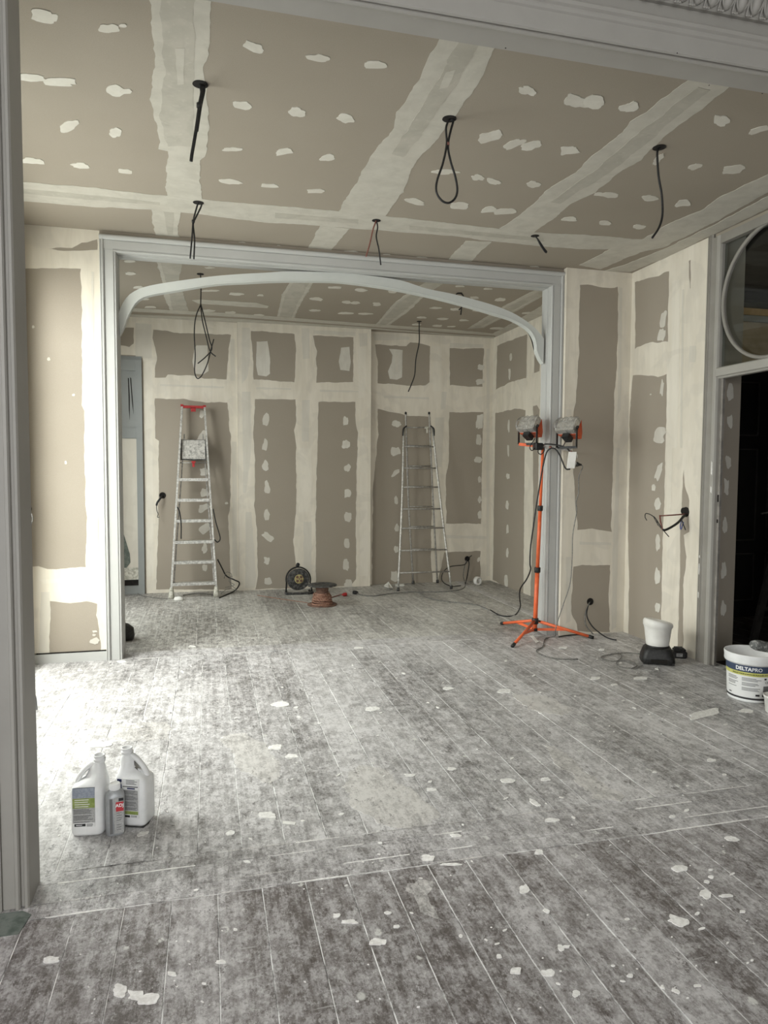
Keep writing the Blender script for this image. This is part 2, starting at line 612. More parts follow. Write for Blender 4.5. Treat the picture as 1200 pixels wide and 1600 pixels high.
def blob(pl, u, v, w, h, ang=0.0, t=0.0016, mat='patch', parent=None, name='filler_patch', n=20):
    ca, sa = math.cos(math.radians(ang)), math.sin(math.radians(ang))
    sd = random.random()*100
    q = random.choice((2.0, 2.6, 3.2))
    poly = []
    for k in range(n):
        a = 2*math.pi*k/n
        c, s_ = math.cos(a), math.sin(a)
        x = math.copysign(abs(c)**(2/q), c)
        y = math.copysign(abs(s_)**(2/q), s_)
        r = 1+0.42*noise.noise(Vector((c*1.3+sd, s_*1.3, sd)))+0.20*noise.noise(Vector((c*5+sd, s_*5, sd)))
        x *= r*w/2*(1+0.12*s_)
        y *= r*h/2
        poly.append(pl.uv(u+x*ca-y*sa, v+x*sa+y*ca))
    return slab(pl, poly, t+random.uniform(0, 0.0007), name, mat, parent)


def inside(p, poly):
    x, y = p
    c = False
    n = len(poly)
    for i in range(n):
        x0, y0 = poly[i]; x1, y1 = poly[i-1]
        if (y0 > y) != (y1 > y) and x < (x1-x0)*(y-y0)/(y1-y0)+x0:
            c = not c
    return c


def skim(pl, outer, holes_px, t, mat, parent, name='joint_compound', amp=0.006, extra=None):
    """coat of joint compound over a wall, leaving bare card windows"""
    loops = [outer]+[ragged([pl.uv(u, v) for u, v in h], 0.03, amp, random.random()*50) for h in holes_px]
    if extra:
        loops += extra
    vs, es = [], []
    for lp in loops:
        k = len(vs)
        vs += [Vector(p) for p in lp]
        es += [(k+i, k+(i+1) % len(lp)) for i in range(len(lp))]
    r = delaunay_2d_cdt(vs, es, [], 0, 1e-5)
    V, F = r[0], r[2]
    keep = []
    for f in F:
        c = sum((V[i] for i in f), Vector((0, 0)))/len(f)
        c = (c.x, c.y)
        if inside(c, outer) and not any(inside(c, h) for h in loops[1:]):
            keep.append(list(f))
    mb = MB()
    cnt = {}
    for f in keep:
        for i in range(len(f)):
            a, b = f[i], f[(i+1) % len(f)]
            cnt[(a, b)] = 1
    n = len(V)
    vs3 = [pl.p3(p.x, p.y, t) for p in V]+[pl.p3(p.x, p.y, -0.0005) for p in V]
    fs = list(keep)
    for (a, b) in cnt:
        if (b, a) not in cnt:
            fs.append([a, n+a, n+b, b])
    mb.add(vs3, fs)
    return obj(name, mb, mat, parent)


def bez(pts, n=10):
    """Catmull-Rom through points"""
    pts = [Vector(p) for p in pts]
    P = [2*pts[0]-pts[1]]+pts+[2*pts[-1]-pts[-2]]
    out = []
    for i in range(1, len(P)-2):
        for k in range(n):
            t = k/n
            a, b, c, d = P[i-1:i+3]
            out.append(0.5*((2*b)+(-a+c)*t+(2*a-5*b+4*c-d)*t*t+(-a+3*b-3*c+d)*t**3))
    out.append(P[-2])
    return out


def text_mesh(s, size, bold=0.0):
    cu = bpy.data.curves.new('print', 'FONT')
    cu.body = s
    cu.size = size
    cu.align_x = 'CENTER'
    cu.offset = bold
    cu.resolution_u = 3
    o = bpy.data.objects.new('print', cu)
    COL.objects.link(o)
    dg = bpy.context.evaluated_depsgraph_get()
    me = bpy.data.meshes.new_from_object(o.evaluated_get(dg))
    mb = MB().add([v.co.copy() for v in me.vertices], [list(p.vertices) for p in me.polygons])
    bpy.data.objects.remove(o)
    bpy.data.meshes.remove(me)
    return mb


H = 3.0724
XL, XR = -1.22, 3.50
CEIL = Plane('z', H, -1)
FLOOR = Plane('z', 0.0, 1)
BREAST = Plane('y', 8.149, -1)
BLEFT = Plane('y', 8.200, -1)
BRIGHT = Plane('y', 8.265, -1)
RIGHT = Plane('x', XR, -1)
PIER = Plane('y', 5.300, -1)
LPIER = Plane('y', 5.360, -1)

# ================================================================== STRUCTURE
# ---- floor: sub-floor with plaster-filled joints, every board a piece
mb = MB()
mb.box(XL-0.9, 6.6, -3.2, 8.6, -0.12, -0.0012)
floor = struct('floor', mb, 'joint_dust', 'worn grey floorboards covered in plaster dust and splashes')


def planks(x0, xoff, w, y0, y1, x1, mat, breaks=0.15):
    k0 = int(math.floor((x0-xoff)/w))
    x = xoff+k0*w
    while x < x1:
        g = random.uniform(0.0006, 0.0017)
        a, b = max(x+g, x0), min(x+w-g, x1)
        if b-a > 0.02:
            cuts = [y0, y1]
            if random.random() < breaks:
                cuts = [y0, random.uniform(y0+0.6, y1-0.6), y1]
            for i in range(len(cuts)-1):
                dz = random.uniform(-0.0008, 0.0008)
                q = MB()
                ya, yb = cuts[i]+0.0012, cuts[i+1]-0.0012
                e = 0.0012
                vs = [(a, ya, -0.02), (b, ya, -0.02), (b, yb, -0.02), (a, yb, -0.02),
                      (a, ya, dz-e), (b, ya, dz-e), (b, yb, dz-e), (a, yb, dz-e),
                      (a+e, ya+e, dz), (b-e, ya+e, dz), (b-e, yb-e, dz), (a+e, yb-e, dz)]
                fs = [(3, 2, 1, 0), (8, 9, 10, 11)]
                for L in (0, 4):
                    for j in range(4):
                        m_ = (j+1) % 4
                        fs.append((L+j, L+m_, L+4+m_, L+4+j))
                q.add(vs, fs)
                obj('floorboard', q, mat, floor)
        x += w


planks(XL-0.6, 0.018, 0.1435, -3.1, 2.262, 4.6, 'floor_near', 0.1)
planks(XL-0.2, 0.108, 0.1575, 2.520, 5.330, XR, 'floor_mid', 0.12)
planks(XL-0.2, 0.06, 0.166, 5.525, 8.27, 3.02, 'floor_back', 0.15)
planks(3.105, 0.06, 0.166, 5.525, 8.27, XR+0.1, 'floor_back', 0.0)
for ya, yb, m_ in ((2.266, 2.338, 'floor_board'), (2.3420, 2.447, 'floor_board'), (2.4510, 2.516, 'floor_board')):
    obj('threshold_board', MB().box(XL-0.6, 4.6, ya, yb, -0.02, 0.0004), m_, floor)
obj('threshold_board', MB().box(XL-0.2, XR+0.1, 5.332, 5.523, -0.02, 0.0015), 'floor_board', floor)
obj('edge_board', MB().box(3.024, 3.101, 5.527, 8.26, -0.02, 0.0015), 'floor_board', floor, 'lighter narrow board along the right wall')
for k in range(14):
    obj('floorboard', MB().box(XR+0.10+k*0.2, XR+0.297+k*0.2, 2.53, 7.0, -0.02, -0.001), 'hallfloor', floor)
obj('paint_patch', MB().prism([(-1.0, 2.20), (-0.56, 2.20), (-0.545, 2.29), (-0.575, 2.315), (-1.0, 2.33)], -0.01, 0.0022, 'z'), 'green_patch', floor, 'old green paint at the foot of the pillar')

# ---- ceilings
ceiling = struct('ceiling', MB().box(XL-0.2, XR+0.02, 2.477, 8.4, H, H+0.12), 'board', 'bare plasterboard ceiling with taped joints and filled screw heads')
near_ceiling = struct('ceiling', MB().box(-3.2, 4.8, -3.2, 2.30, 3.32, 3.42), 'white_paint')

# ---- walls
mb = MB()
mb.box(XL-0.2, 0.339, 8.200, 8.45, 0, H)
mb.box(0.339, 1.892, 8.149, 8.46, 0, H)
mb.box(1.892, XR+0.1, 8.265, 8.47, 0, H)
wall_back = struct('wall_back', mb, 'board', 'back wall of taped plasterboard with a shallow chimney breast')
mb = MB()
mb.box(XR, XR+0.04, 4.362, 8.30, 0, H)
mb.box(XR, XR+0.10, 2.477, 3.22, 0, H)
wall_right = struct('wall_right', mb, 'board', 'right wall of taped plasterboard beside the doorway')
# arch wall: piers left and right of the cased opening plus the strip above it
mb = MB()
mb.box(XL-0.1, -0.728, 5.360, 5.505, 0, H)
arch_wall_l = struct('wall_front', mb, 'board', 'sunlit plasterboard pier left of the arched opening')
mb = MB()
mb.box(2.888, XR, 5.300, 5.505, 0, H)
arch_wall_r = struct('wall_front', mb, 'board', 'plasterboard pier right of the arched opening')
mb = MB()
mb.box(-0.728, 2.888, 5.352, 5.50, 3.035, H)
struct('wall_front', mb, 'board')
# left wall with two window openings, near-room walls
mb = MB()
wins = [(3.10, 5.20, 0.08, 2.80), (6.00, 7.50, 0.08, 2.80)]
ys = 2.40
for (a, b, z0, z1) in wins:
    mb.box(XL-0.14, XL, ys, a, 0, H)
    mb.box(XL-0.14, XL, a, b, 0, z0)
    mb.box(XL-0.14, XL, a, b, z1, H)
    ys = b
mb.box(XL-0.14, XL, ys, 8.4, 0, H)
wall_left = struct('wall_left', mb, 'plaster')
for i, (a, b, z0, z1) in enumerate(wins):
    x0, x1 = XL-0.13, XL-0.08
    f = MB()
    f.box(x0, x1, a, a+0.06, z0, z1).box(x0, x1, b-0.06, b, z0, z1).box(x0, x1, a+0.06, b-0.06, z0, z0+0.07).box(x0, x1, a+0.06, b-0.06, z1-0.06, z1)
    w = struct('window_%d' % (i+1), f, 'white_paint')
    c = (a+b)/2
    obj('glazing_bar', MB().box(x0+0.01, x1-0.01, c-0.03, c+0.03, z0+0.07, z1-0.06), 'white_paint', w)
    obj('glazing_bar', MB().box(x0+0.015, x1-0.015, a+0.06, b-0.06, z1-0.62, z1-0.57), 'white_paint', w)
    obj('pane', MB().box(x0+0.028, x0+0.031, a+0.05, b-0.05, z0+0.05, z1-0.05), 'glass', w)
# near opening wall: left pier, header, and near-room shell
mb = MB()
mb.box(-3.0, -0.62, 2.350, 2.470, 0, 3.32)
mb.box(-0.62, 4.8, 2.350, 2.470, 2.955, 3.32)
mb.box(3.9, 4.8, 2.350, 2.470, 0, 2.955)
wall_near = struct('wall_near', mb, 'pillar_paint', 'painted wall around the near opening')
mb = MB()
mb.box(-3.1, -3.0, -3.1, 2.47, 0, 3.32)
mb.box(4.6, 4.7, -3.1, 2.47, 0, 3.32)
mb.box(-3.1, -1.8, -3.2, -3.1, 0, 3.32).box(1.0, 4.7, -3.2, -3.1, 0, 3.32).box(-1.8, 1.0, -3.2, -3.1, 0, 0.5).box(-1.8, 1.0, -3.2, -3.1, 2.95, 3.32)
struct('wall_rear', mb, 'white_paint')

# ---- near opening casing (the pillar on the left and the big header)
trim1 = struct('trim_1', MB().box(-0.562, -0.5615, 2.476, 2.477, 0, 0.01), 'pillar_paint', 'grey painted casing of the near opening')
prof = [(-0.5600, 2.477), (-0.5600, 2.338), (-0.5640, 2.330), (-0.5715, 2.328), (-0.5740, 2.334), (-0.5745, 2.342), (-0.5835, 2.342),
        (-0.5850, 2.330), (-0.5890, 2.324), (-0.5970, 2.324), (-0.6000, 2.330), (-0.6005, 2.335), (-0.6340, 2.335), (-0.6345, 2.340), (-0.6370, 2.340),
        (-0.6375, 2.328), (-0.6500, 2.320), (-0.6650, 2.320), (-0.6650, 2.3495), (-0.621, 2.3495), (-0.621, 2.477)]
obj('side_casing', MB().prism(prof[::-1], 0.0, 2.952, 'z'), 'pillar_paint', trim1)
hp = [(2.477, 2.9555), (2.477, 2.941), (2.372, 2.941), (2.370, 2.936), (2.362, 2.932), (2.352, 2.936), (2.350, 2.943), (2.342, 2.943), (2.338, 2.936), (2.331, 2.940), (2.330, 2.948),
      (2.330, 3.005), (2.324, 3.010), (2.320, 3.018), (2.320, 3.024), (2.312, 3.030), (2.310, 3.042), (2.314, 3.050), (2.322, 3.054), (2.338, 3.056),
      (2.3495, 3.056), (2.3495, 2.9555)]
obj('head_casing', MB().prism(hp, -0.62, 3.9, 'x'), 'pillar_paint', trim1)
for (u, v) in ((790, 75), (1108, 133), (1191, 146), (1058, 83)):
    p = at(u, v, 'z', 2.941)
    if p.y < 2.37:
        p = at(u, v, 'y', 2.330)
        obj('nail_hole', MB().lathe([(0.0022, 0), (0.0022, 0.001)], p+Vector((0, -0.001, 0)), 8, (0, 1, 0)), 'dark', trim1)
    else:
        obj('nail_hole', MB().lathe([(0.0026, 0), (0.0026, 0.001)], p+Vector((0, 0, -0.001)), 8), 'dark', trim1)
# cornice with egg moulding
cp = [(2.3495, 3.115), (2.335, 3.115), (2.330, 3.120), (2.300, 3.190), (2.262, 3.215), (2.245, 3.222), (2.245, 3.250), (2.200, 3.285), (2.16, 3.29), (2.16, 3.319), (2.3495, 3.319)]
cornice = struct('trim_2', MB().prism(cp, -3.0, 4.6, 'x'), 'pillar_paint', 'plaster cornice with egg moulding above the opening')
x = 0.60
while x < 3.4:
    c0 = Vector((x, 2.312, 3.152))
    q = MB()
    axv = Vector((0, -0.42, 0.91)).normalized()
    pr = [(0.003, -0.036), (0.012, -0.030), (0.018, -0.016), (0.0205, 0.0), (0.019, 0.016), (0.013, 0.030), (0.004, 0.037)]
    q.lathe(pr, c0, 10, axv)
    egg = obj('egg', q, 'pillar_paint', cornice)
    ring = []
    for k in range(9):
        a = math.pi*(k/8)
        ring.append(c0+Vector((-math.cos(a)*0.0265, -0.006, 0))-axv*(math.sin(a)*0.043-0.012))
    obj('egg_rim', MB().tube(ring, 0.0042, 6), 'pillar_paint', cornice)
    obj('dart', MB().lathe([(0.001, -0.042), (0.0045, -0.034), (0.0035, 0.0), (0.006, 0.030), (0.001, 0.036)], c0+Vector((0.031, -0.004, 0)), 6, axv), 'pillar_paint', cornice)
    q = MB()
    for k in range(3):
        q.lathe([(0.001, -0.006), (0.0055, 0), (0.001, 0.006)], c0+Vector((0.031+0.009*(k-1), -0.002, -0.046)), 6, (1, 0, 0))
    obj('leaf', q, 'pillar_paint', cornice)
    x += 0.062

# ---- cased opening with arch between the two far rooms
trim3 = struct('trim_3', MB().box(-0.735, -0.7345, 5.352, 5.353, 0, 0.01), 'grey_paint', 'grey painted casing of the arched opening')


def jamb(xin, s):
    """s=+1: casing runs to +x from the inner edge xin"""
    pr = [(0.0, 5.508), (0.0, 5.418), (0.009*s, 5.414), (0.009*s, 5.404), (0.0, 5.398), (0.002*s, 5.348), (0.008*s, 5.338), (0.014*s, 5.338), (0.016*s, 5.344), (0.021*s, 5.344), (0.022*s, 5.337),
          (0.078*s, 5.337), (0.079*s, 5.342), (0.083*s, 5.342), (0.084*s, 5.332), (0.090*s, 5.326), (0.098*s, 5.326), (0.101*s, 5.334), (0.105*s, 5.334), (0.108*s, 5.328), (0.112*s, 5.330), (0.112*s, 5.350), (0.112*s, 5.508)]
    pr = [(xin+a, b) for a, b in pr]
    return pr if s < 0 else pr[::-1]


obj('side_casing', MB().prism(jamb(-0.6155, -1), 0, 3.036, 'z'), 'grey_paint', trim3)
obj('side_casing', MB().prism(jamb(2.7750, 1), 0, 3.036, 'z'), 'grey_paint', trim3)
hp = [(b, 2.925+abs(a)) for a, b in [(0.0, 5.508), (0.0, 5.418), (0.009, 5.414), (0.009, 5.404), (0.0, 5.398), (0.002, 5.348), (0.008, 5.336), (0.014, 5.336), (0.016, 5.342), (0.021, 5.342), (0.022, 5.335),
      (0.078, 5.335), (0.079, 5.340), (0.083, 5.340), (0.084, 5.330), (0.090, 5.322), (0.100, 5.318), (0.110, 5.318), (0.118, 5.326), (0.120, 5.351), (0.109, 5.352), (0.109, 5.508)]]
obj('head_casing', MB().prism(hp, -0.728, 2.886, 'x'), 'grey_paint', trim3)
# arch rib sprung between the jambs
YA = 5.425
up_px = [(183, 488), (187, 483), (199, 463), (218, 451), (245, 444), (284, 438), (330, 432), (370, 428.5), (415, 426), (459, 424), (540, 427), (619, 436.5), (667, 451), (711, 460), (762, 474), (788, 483), (809, 493), (831, 508), (842, 519), (850, 529)]
lo_px = [(187, 524), (194, 511), (196, 503), (200, 494), (212, 473), (231, 462), (275, 454), (338, 444), (390, 441), (433, 439), (500, 439), (540, 441), (600, 449), (667, 462), (730, 478), (777, 492), (800, 499), (819, 509), (828, 516), (834, 524), (838, 534), (839.5, 546), (838.5, 551), (842, 555), (845, 562), (849, 568)]
U_ = bez([at(u, v, 'y', YA) for u, v in up_px], 4)
L_ = bez([at(u, v, 'y', YA) for u, v in lo_px], 4)


def resamp(P, n):
    d = [0]
    for i in range(1, len(P)):
        d.append(d[-1]+(P[i]-P[i-1]).length)
    out = []
    j = 0
    for k in range(n):
        t = d[-1]*k/(n-1)
        while j < len(P)-2 and d[j+1] < t:
            j += 1
        f = (t-d[j])/max(d[j+1]-d[j], 1e-9)
        out.append(P[j].lerp(P[j+1], min(max(f, 0), 1)))
    return out


NA = 90
U_, L_ = resamp(U_, NA), resamp(L_, NA)
for p in U_:
    p.z = min(p.z, 2.9255)
vs = []
for a, b in zip(U_, L_):
    xa, xb = max(min(a.x, 2.775), -0.6155), max(min(b.x, 2.775), -0.6155)
    vs += [(xa, YA, a.z), (xb, YA, b.z), (xb, YA+0.060, b.z), (xa, YA+0.060, a.z)]
fs = []
for i in range(NA-1):
    for k in range(4):
        l = (k+1) % 4
        fs.append((i*4+k, i*4+l, i*4+4+l, i*4+4+k))
fs += [(3, 2, 1, 0), tuple((NA-1)*4+k for k in range(4))]
obj('arch_rib', MB().add(vs, fs), 'arch_paint', trim3, 'slim curved rib spanning the top of the opening')
lower = [p+Vector((0, -0.003, 0)) for p in L_[3:-3]]
obj('arch_bead', MB().tube([(max(min(p.x, 2.770), -0.61), YA+0.004, p.z+0.006) for p in lower], 0.006, 6), 'arch_paint', trim3)

# low skirting on the left pier
bb = struct('baseboard_left', MB().box(XL, -0.730, 5.344, 5.3598, 0, 0.066), 'grey_paint', 'low grey skirting under the sunlit pier')
obj('shadow_gap_strip', MB().box(XL+0.02, -0.731, 5.352, 5.3598, 0.066, 0.0745), 'dark', bb)  # dark strip stands in for the shadow in the gap above the skirting

# ---- joint compound on the walls (holes = card left bare, traced on the real wall planes)
T = 0.0014
G1 = [(239.6, 515), (262.5, 516.6), (272, 520), (360.6, 523), (357, 545), (354, 592.7), (319, 591), (301, 587), (262.5, 585.7), (258.8, 591), (241.4, 590), (245, 558), (239, 528.5)]
G1b = [(196.5, 512), (209, 512), (209, 536.7), (202, 543), (189, 539.5), (187, 526.7)]
G2 = [(242, 623), (291, 624), (322, 629), (356, 629), (359, 673), (361, 682), (360, 777), (357, 806), (359, 885), (362, 921), (244, 921), (248, 822), (248, 777), (248, 689), (243, 685)]
sk_l = skim(BLEFT, [(-0.690, 0.0), (0.339, 0.0), (0.339, H), (XL, H), (XL, 2.652), (-0.690, 2.652)], [G1, G1b, G2], T, 'plaster', wall_back)
G3 = [(392, 517), (430, 519), (460, 522), (462, 549), (460, 597), (430, 595), (396, 593), (395, 552)]
G4 = [(489, 524), (552, 527), (552, 597), (494, 598), (495, 575), (493, 560), (495, 549), (492, 540)]
G5 = [(398.5, 624), (462, 624), (462.5, 657), (460, 672), (463, 700), (463, 790), (458, 847), (462, 885), (465, 918.5), (400, 921), (402.6, 898), (402, 828), (397, 790), (399, 740), (396, 689)]
G6 = [(497.6, 628), (555, 628), (556, 660), (559, 676), (557, 749), (556, 822), (556.5, 905), (548, 915), (492, 917.5), (493.5, 904), (493.5, 796), (496, 700)]
sk_b = skim(BREAST, [(0.339, 0.0), (1.892, 0.0), (1.892, H), (0.339, H)], [G3, G4, G5, G6], T, 'plaster', wall_back)
G7 = [(586, 538), (635, 541), (641, 535), (655, 536), (672, 541), (671, 597), (665, 602), (640, 603), (615, 600), (590, 599), (590, 565)]
G8 = [(702.5, 544), (756, 544.5), (755, 575), (754, 605), (702.5, 602)]
G9 = [(590, 639), (635, 649), (673, 651), (673, 700), (674.6, 806), (673, 870), (676, 911), (581, 914), (583, 758), (590.7, 679)]
G10 = [(702, 644), (755, 644), (753, 740), (751.5, 818), (697, 818), (697, 746), (701, 720)]
G11 = [(694, 863), (750.6, 861), (750.6, 908), (683, 911), (690, 885)]
sk_r = skim(BRIGHT, [(1.892, 0.0), (XR, 0.0), (XR, H), (1.892, H)], [G7, G8, G9, G10, G11], T, 'plaster', wall_back)
obj('corner_bead', MB().box(0.3355, 0.3385, 8.146, 8.200, 0, H), 'plaster', wall_back)
obj('corner_bead', MB().box(1.8885, 1.8930, 8.146, 8.265, 0, H), 'plaster', wall_back)
G12 = [(777, 540), (800, 531), (824, 522.5), (822.5, 590), (800, 596), (775, 609)]
G13 = [(836, 537), (840, 525), (844, 560), (843, 580), (834.5, 583)]
G14 = [(774, 646), (790, 642), (809, 638), (821, 641), (820, 700), (819, 784), (818, 930), (812, 932), (770, 905.6)]
G15 = [(833, 635), (839, 633), (843, 640), (838, 940), (829, 932), (833, 800)]
sk_w = skim(RIGHT, [(5.507, 0.0), (8.262, 0.0), (8.262, H), (5.507, H)], [G12, G13, G14, G15], T, 'plaster', wall_right)
G16 = [(906, 445), (925, 446), (942, 450), (966, 448), (966, 530), (960.6, 615), (958, 700), (955, 822), (956, 831), (925, 826), (902.5, 828), (899, 790), (898, 773), (894, 700), (894, 655), (899.7, 629), (904, 558)]
G17 = [(896, 886), (910, 883), (953.5, 883), (951, 935), (953, 988), (902, 986), (902, 975), (893, 960), (893, 930)]
sk_p = skim(PIER, [(2.888, 0.0), (XR-0.0015, 0.0), (XR-0.0015, H), (2.888, H)], [G16, G17], T, 'plaster', arch_wall_r)
obj('corner_bead', MB().box(2.8865, 2.8905, 5.297, 5.345, 0, H), 'plaster', arch_wall_r)
G18 = [(992, 442), (1020, 432), (1030, 431), (1045.5, 424), (1044.5, 480), (1044, 533), (1020, 535), (1005, 539), (991.7, 545.5), (993, 500)]
G19 = [(989, 587), (1010, 586), (1028, 589), (1042.7, 584), (1042, 640), (1040, 700), (1038, 790), (1035.6, 850), (1034, 940), (1033, 1012), (982, 991), (983, 900), (981.5, 838), (983, 760), (984.6, 708), (984, 640)]
G20 = [(1068, 734), (1070, 760), (1077, 782), (1077, 830), (1069, 836), (1073, 870), (1068, 915), (1067.5, 960), (1068, 1020), (1059, 1017), (1060, 960), (1062.5, 907), (1062.5, 836), (1065, 800)]
G21 = [(1076.5, 408), (1079, 406), (1079.5, 450), (1078, 452)]
sk_m = skim(RIGHT, [(4.362, 0.0), (5.2985, 0.0), (5.2985, H), (4.362, H)], [G18, G19, G20, G21], T, 'plaster', wall_right)
G22 = [(20, 420), (80, 419), (126.7, 420), (127, 470), (128, 527), (128, 633), (133, 642), (132, 740), (135, 808), (134, 887), (110, 886), (88, 891), (74, 890), (60, 886), (20, 887)]
G23 = [(78, 939), (110, 942), (135, 940), (151.5, 943.5), (152, 955), (151, 961), (154, 968), (155, 990), (157, 1019), (76.5, 1022)]
G24 = [(72, 389), (95, 387.5), (113, 388), (128, 380), (152, 374), (152.5, 391), (125, 392), (100, 391)]
sk_lp = skim(LPIER, [(XL, 0.075), (-0.7285, 0.075), (-0.7285, H), (XL, H)], [G22, G23, G24], T, 'plaster', arch_wall_l)

# second coats over the compound (slightly different tone, each a thin layer of its own)
SM = []
def coat(pl, pix, parent, mat='smear', t=0.0021, amp=0.004):
    band(pl, pix, t, mat, parent, 'second_coat', amp, 0.03)
coat(BREAST, [(378, 512), (390, 512), (391, 560), (386, 590), (378, 600)], wall_back)
coat(BREAST, [(378, 612), (391, 612), (393, 700), (384, 770), (380, 770)], wall_back)
coat(BREAST, [(384, 800), (393, 800), (400, 900), (398, 918), (383, 918)], wall_back)
coat(BREAST, [(471, 512), (483, 513), (484, 560), (473, 561)], wall_back)
coat(BREAST, [(472, 625), (484, 625), (483, 690), (472, 690)], wall_back)
coat(BREAST, [(474, 815), (487, 815), (486, 915), (475, 915)], wall_back)
coat(BREAST, [(490, 516), (555, 519), (555, 525), (490, 522)], wall_back)
coat(BREAST, [(400, 605), (455, 607), (455, 609), (400, 608)], wall_back)
coat(BREAST, [(500, 609), (560, 611), (560, 613), (500, 612)], wall_back)
coat(BREAST, [(560, 520), (574, 520), (574, 540), (562, 542)], wall_back)
coat(BREAST, [(560, 542), (571, 542), (571, 620), (560, 622)], wall_back, 'smear_lt')
coat(BREAST, [(563, 680), (573, 680), (575, 900), (562, 900)], wall_back, 'smear_lt')
coat(BREAST, [(466, 700), (486, 700), (486, 800), (466, 800)], wall_back, 'smear_lt')
coat(BLEFT, [(212, 505), (236, 507), (237, 560), (212, 560)], wall_back)
coat(BLEFT, [(228, 560), (238, 560), (240, 900), (230, 900)], wall_back, 'smear_lt')
coat(BLEFT, [(250, 600), (350, 604), (350, 607), (250, 603)], wall_back)
coat(BLEFT, [(360, 530), (366, 530), (367, 595), (360, 595)], wall_back)
coat(BLEFT, [(362, 690), (370, 690), (371, 900), (364, 900)], wall_back)
coat(BRIGHT, [(676, 541), (690, 541), (690, 610), (676, 612)], wall_back, 'smear_lt')
coat(BRIGHT, [(583, 522), (600, 522), (640, 526), (640, 531), (585, 532)], wall_back)
coat(BRIGHT, [(703, 536), (755, 538), (755, 543), (703, 543)], wall_back)
coat(BRIGHT, [(690, 612), (698, 612), (696, 640), (688, 640)], wall_back)
coat(BRIGHT, [(697, 836), (760, 838), (760, 842), (697, 841)], wall_back)
coat(BRIGHT, [(600, 618), (670, 621), (670, 624), (600, 622)], wall_back)
coat(BRIGHT, [(680, 652), (694, 652), (690, 730), (681, 730)], wall_back)
coat(BRIGHT, [(760, 545), (765, 545), (765, 900), (760, 900)], wall_back)
coat(PIER, [(885, 640), (893, 640), (892, 700), (888, 730), (884, 730)], arch_wall_r)
coat(PIER, [(967, 450), (972, 450), (970, 640), (964, 650)], arch_wall_r)
coat(PIER, [(964, 700), (968, 700), (963, 980), (955, 984), (957, 860)], arch_wall_r)
coat(PIER, [(905, 846), (955, 848), (955, 852), (905, 851)], arch_wall_r)
coat(PIER, [(884, 870), (892, 870), (892, 970), (884, 975)], arch_wall_r)
coat(RIGHT, [(1050, 440), (1063, 436), (1062, 560), (1058, 700), (1048, 700)], wall_right, 'smear_lt')
coat(RIGHT, [(1078, 540), (1088, 540), (1087, 566), (1077, 566)], wall_right)
coat(RIGHT, [(1042, 560), (1052, 560), (1050, 760), (1043, 900), (1041, 900)], wall_right, 'smear_lt')
coat(RIGHT, [(1066, 452), (1069, 452), (1066, 700), (1063, 700)], wall_right)
coat(LPIER, [(143, 425), (146, 425), (147, 625), (144, 625)], arch_wall_l)
coat(LPIER, [(60, 905), (110, 902), (135, 900), (110, 909), (70, 912)], arch_wall_l, 'smear_lt')
coat(LPIER, [(64, 925), (78, 925), (77, 1022), (60, 1024)], arch_wall_l)
coat(LPIER, [(153, 800), (154, 800), (154, 870), (153, 870)], arch_wall_l)

# filler patches on walls
def patches(pl, parent, rows, ox=0.0, oy=0.0, k=1.0, t=0.0022):
    for r in rows:
        u, v, w, h = r[:4]
        a = r[4] if len(r) > 4 else 0
        blob(pl, ox+u/k, oy+v/k, w/k, h/k, a, t, 'patch', parent)


patches(BREAST, wall_back, [(742, 176, 30, 58, 8), (740, 300, 26, 54, 10), (742, 405, 28, 52), (750, 510, 26, 72, -8), (747, 645, 27, 56, -4), (752, 752, 56, 34, 40), (748, 872, 32, 36), (755, 973, 34, 36),
                            (1138, 182, 24, 42), (1138, 298, 36, 42), (1147, 413, 30, 38), (1146, 538, 28, 40), (1148, 655, 34, 50), (1143, 785, 30, 42), (1140, 892, 28, 56), (1150, 985, 42, 44)], 180, 600, 3.158)
patches(BLEFT, wall_back, [(427, 150, 22, 38), (428, 262, 36, 60, 20), (437, 433, 40, 36), (440, 535, 42, 40), (437, 612, 56, 36, -25), (442, 712, 56, 40, -40), (443, 812, 26, 40), (442, 905, 22, 34), (550, 588, 16, 12)], 180, 600, 3.158)
patches(BRIGHT, wall_back, [(252, 195, 42, 32), (247, 332, 46, 42, -15), (245, 440, 46, 22, -40), (250, 575, 18, 42), (253, 710, 22, 38), (250, 818, 20, 36), (244, 945, 38, 50), (662, 190, 36, 74), (660, 275, 26, 50), (655, 373, 36, 32, 20), (661, 470, 16, 34), (661, 570, 18, 36), (661, 645, 18, 40), (657, 866, 14, 22, 30)], 540, 600, 3.158)
patches(BRIGHT, wall_back, [(767, 375, 50, 34), (758, 465, 52, 36)], 560, 480, 4)
patches(RIGHT, wall_right, [(953, 310, 13, 52), (945, 417, 15, 66)], 560, 480, 4)
patches(RIGHT, wall_right, [(805, 205, 8, 62), (803, 328, 8, 62), (802, 457, 15, 28), (798, 598, 16, 44), (799, 718, 12, 42), (798, 832, 12, 38), (793, 970, 18, 50)], 540, 600, 3.158)
patches(RIGHT, wall_right, [(625, 490, 30, 96, 10), (616, 575, 32, 80, 15), (617, 870, 18, 84, 6), (605, 1122, 56, 80, 20), (553, 905, 8, 8)], 860, 360, 3.53)
patches(RIGHT, wall_right, [(597, 205, 32, 92, 15), (570, 288, 20, 36), (593, 378, 34, 70), (593, 595, 26, 96), (592, 778, 30, 90), (592, 950, 30, 62), (604, 20, 46, 50)], 860, 680, 3.53)
patches(LPIER, arch_wall_l, [(52, 511, 4, 5), (76, 561, 5, 6), (115, 617, 4, 4), (103, 723, 4, 5), (148.5, 1001.5, 14, 10), (148, 986.5, 8, 3), (147, 992, 6, 3)])
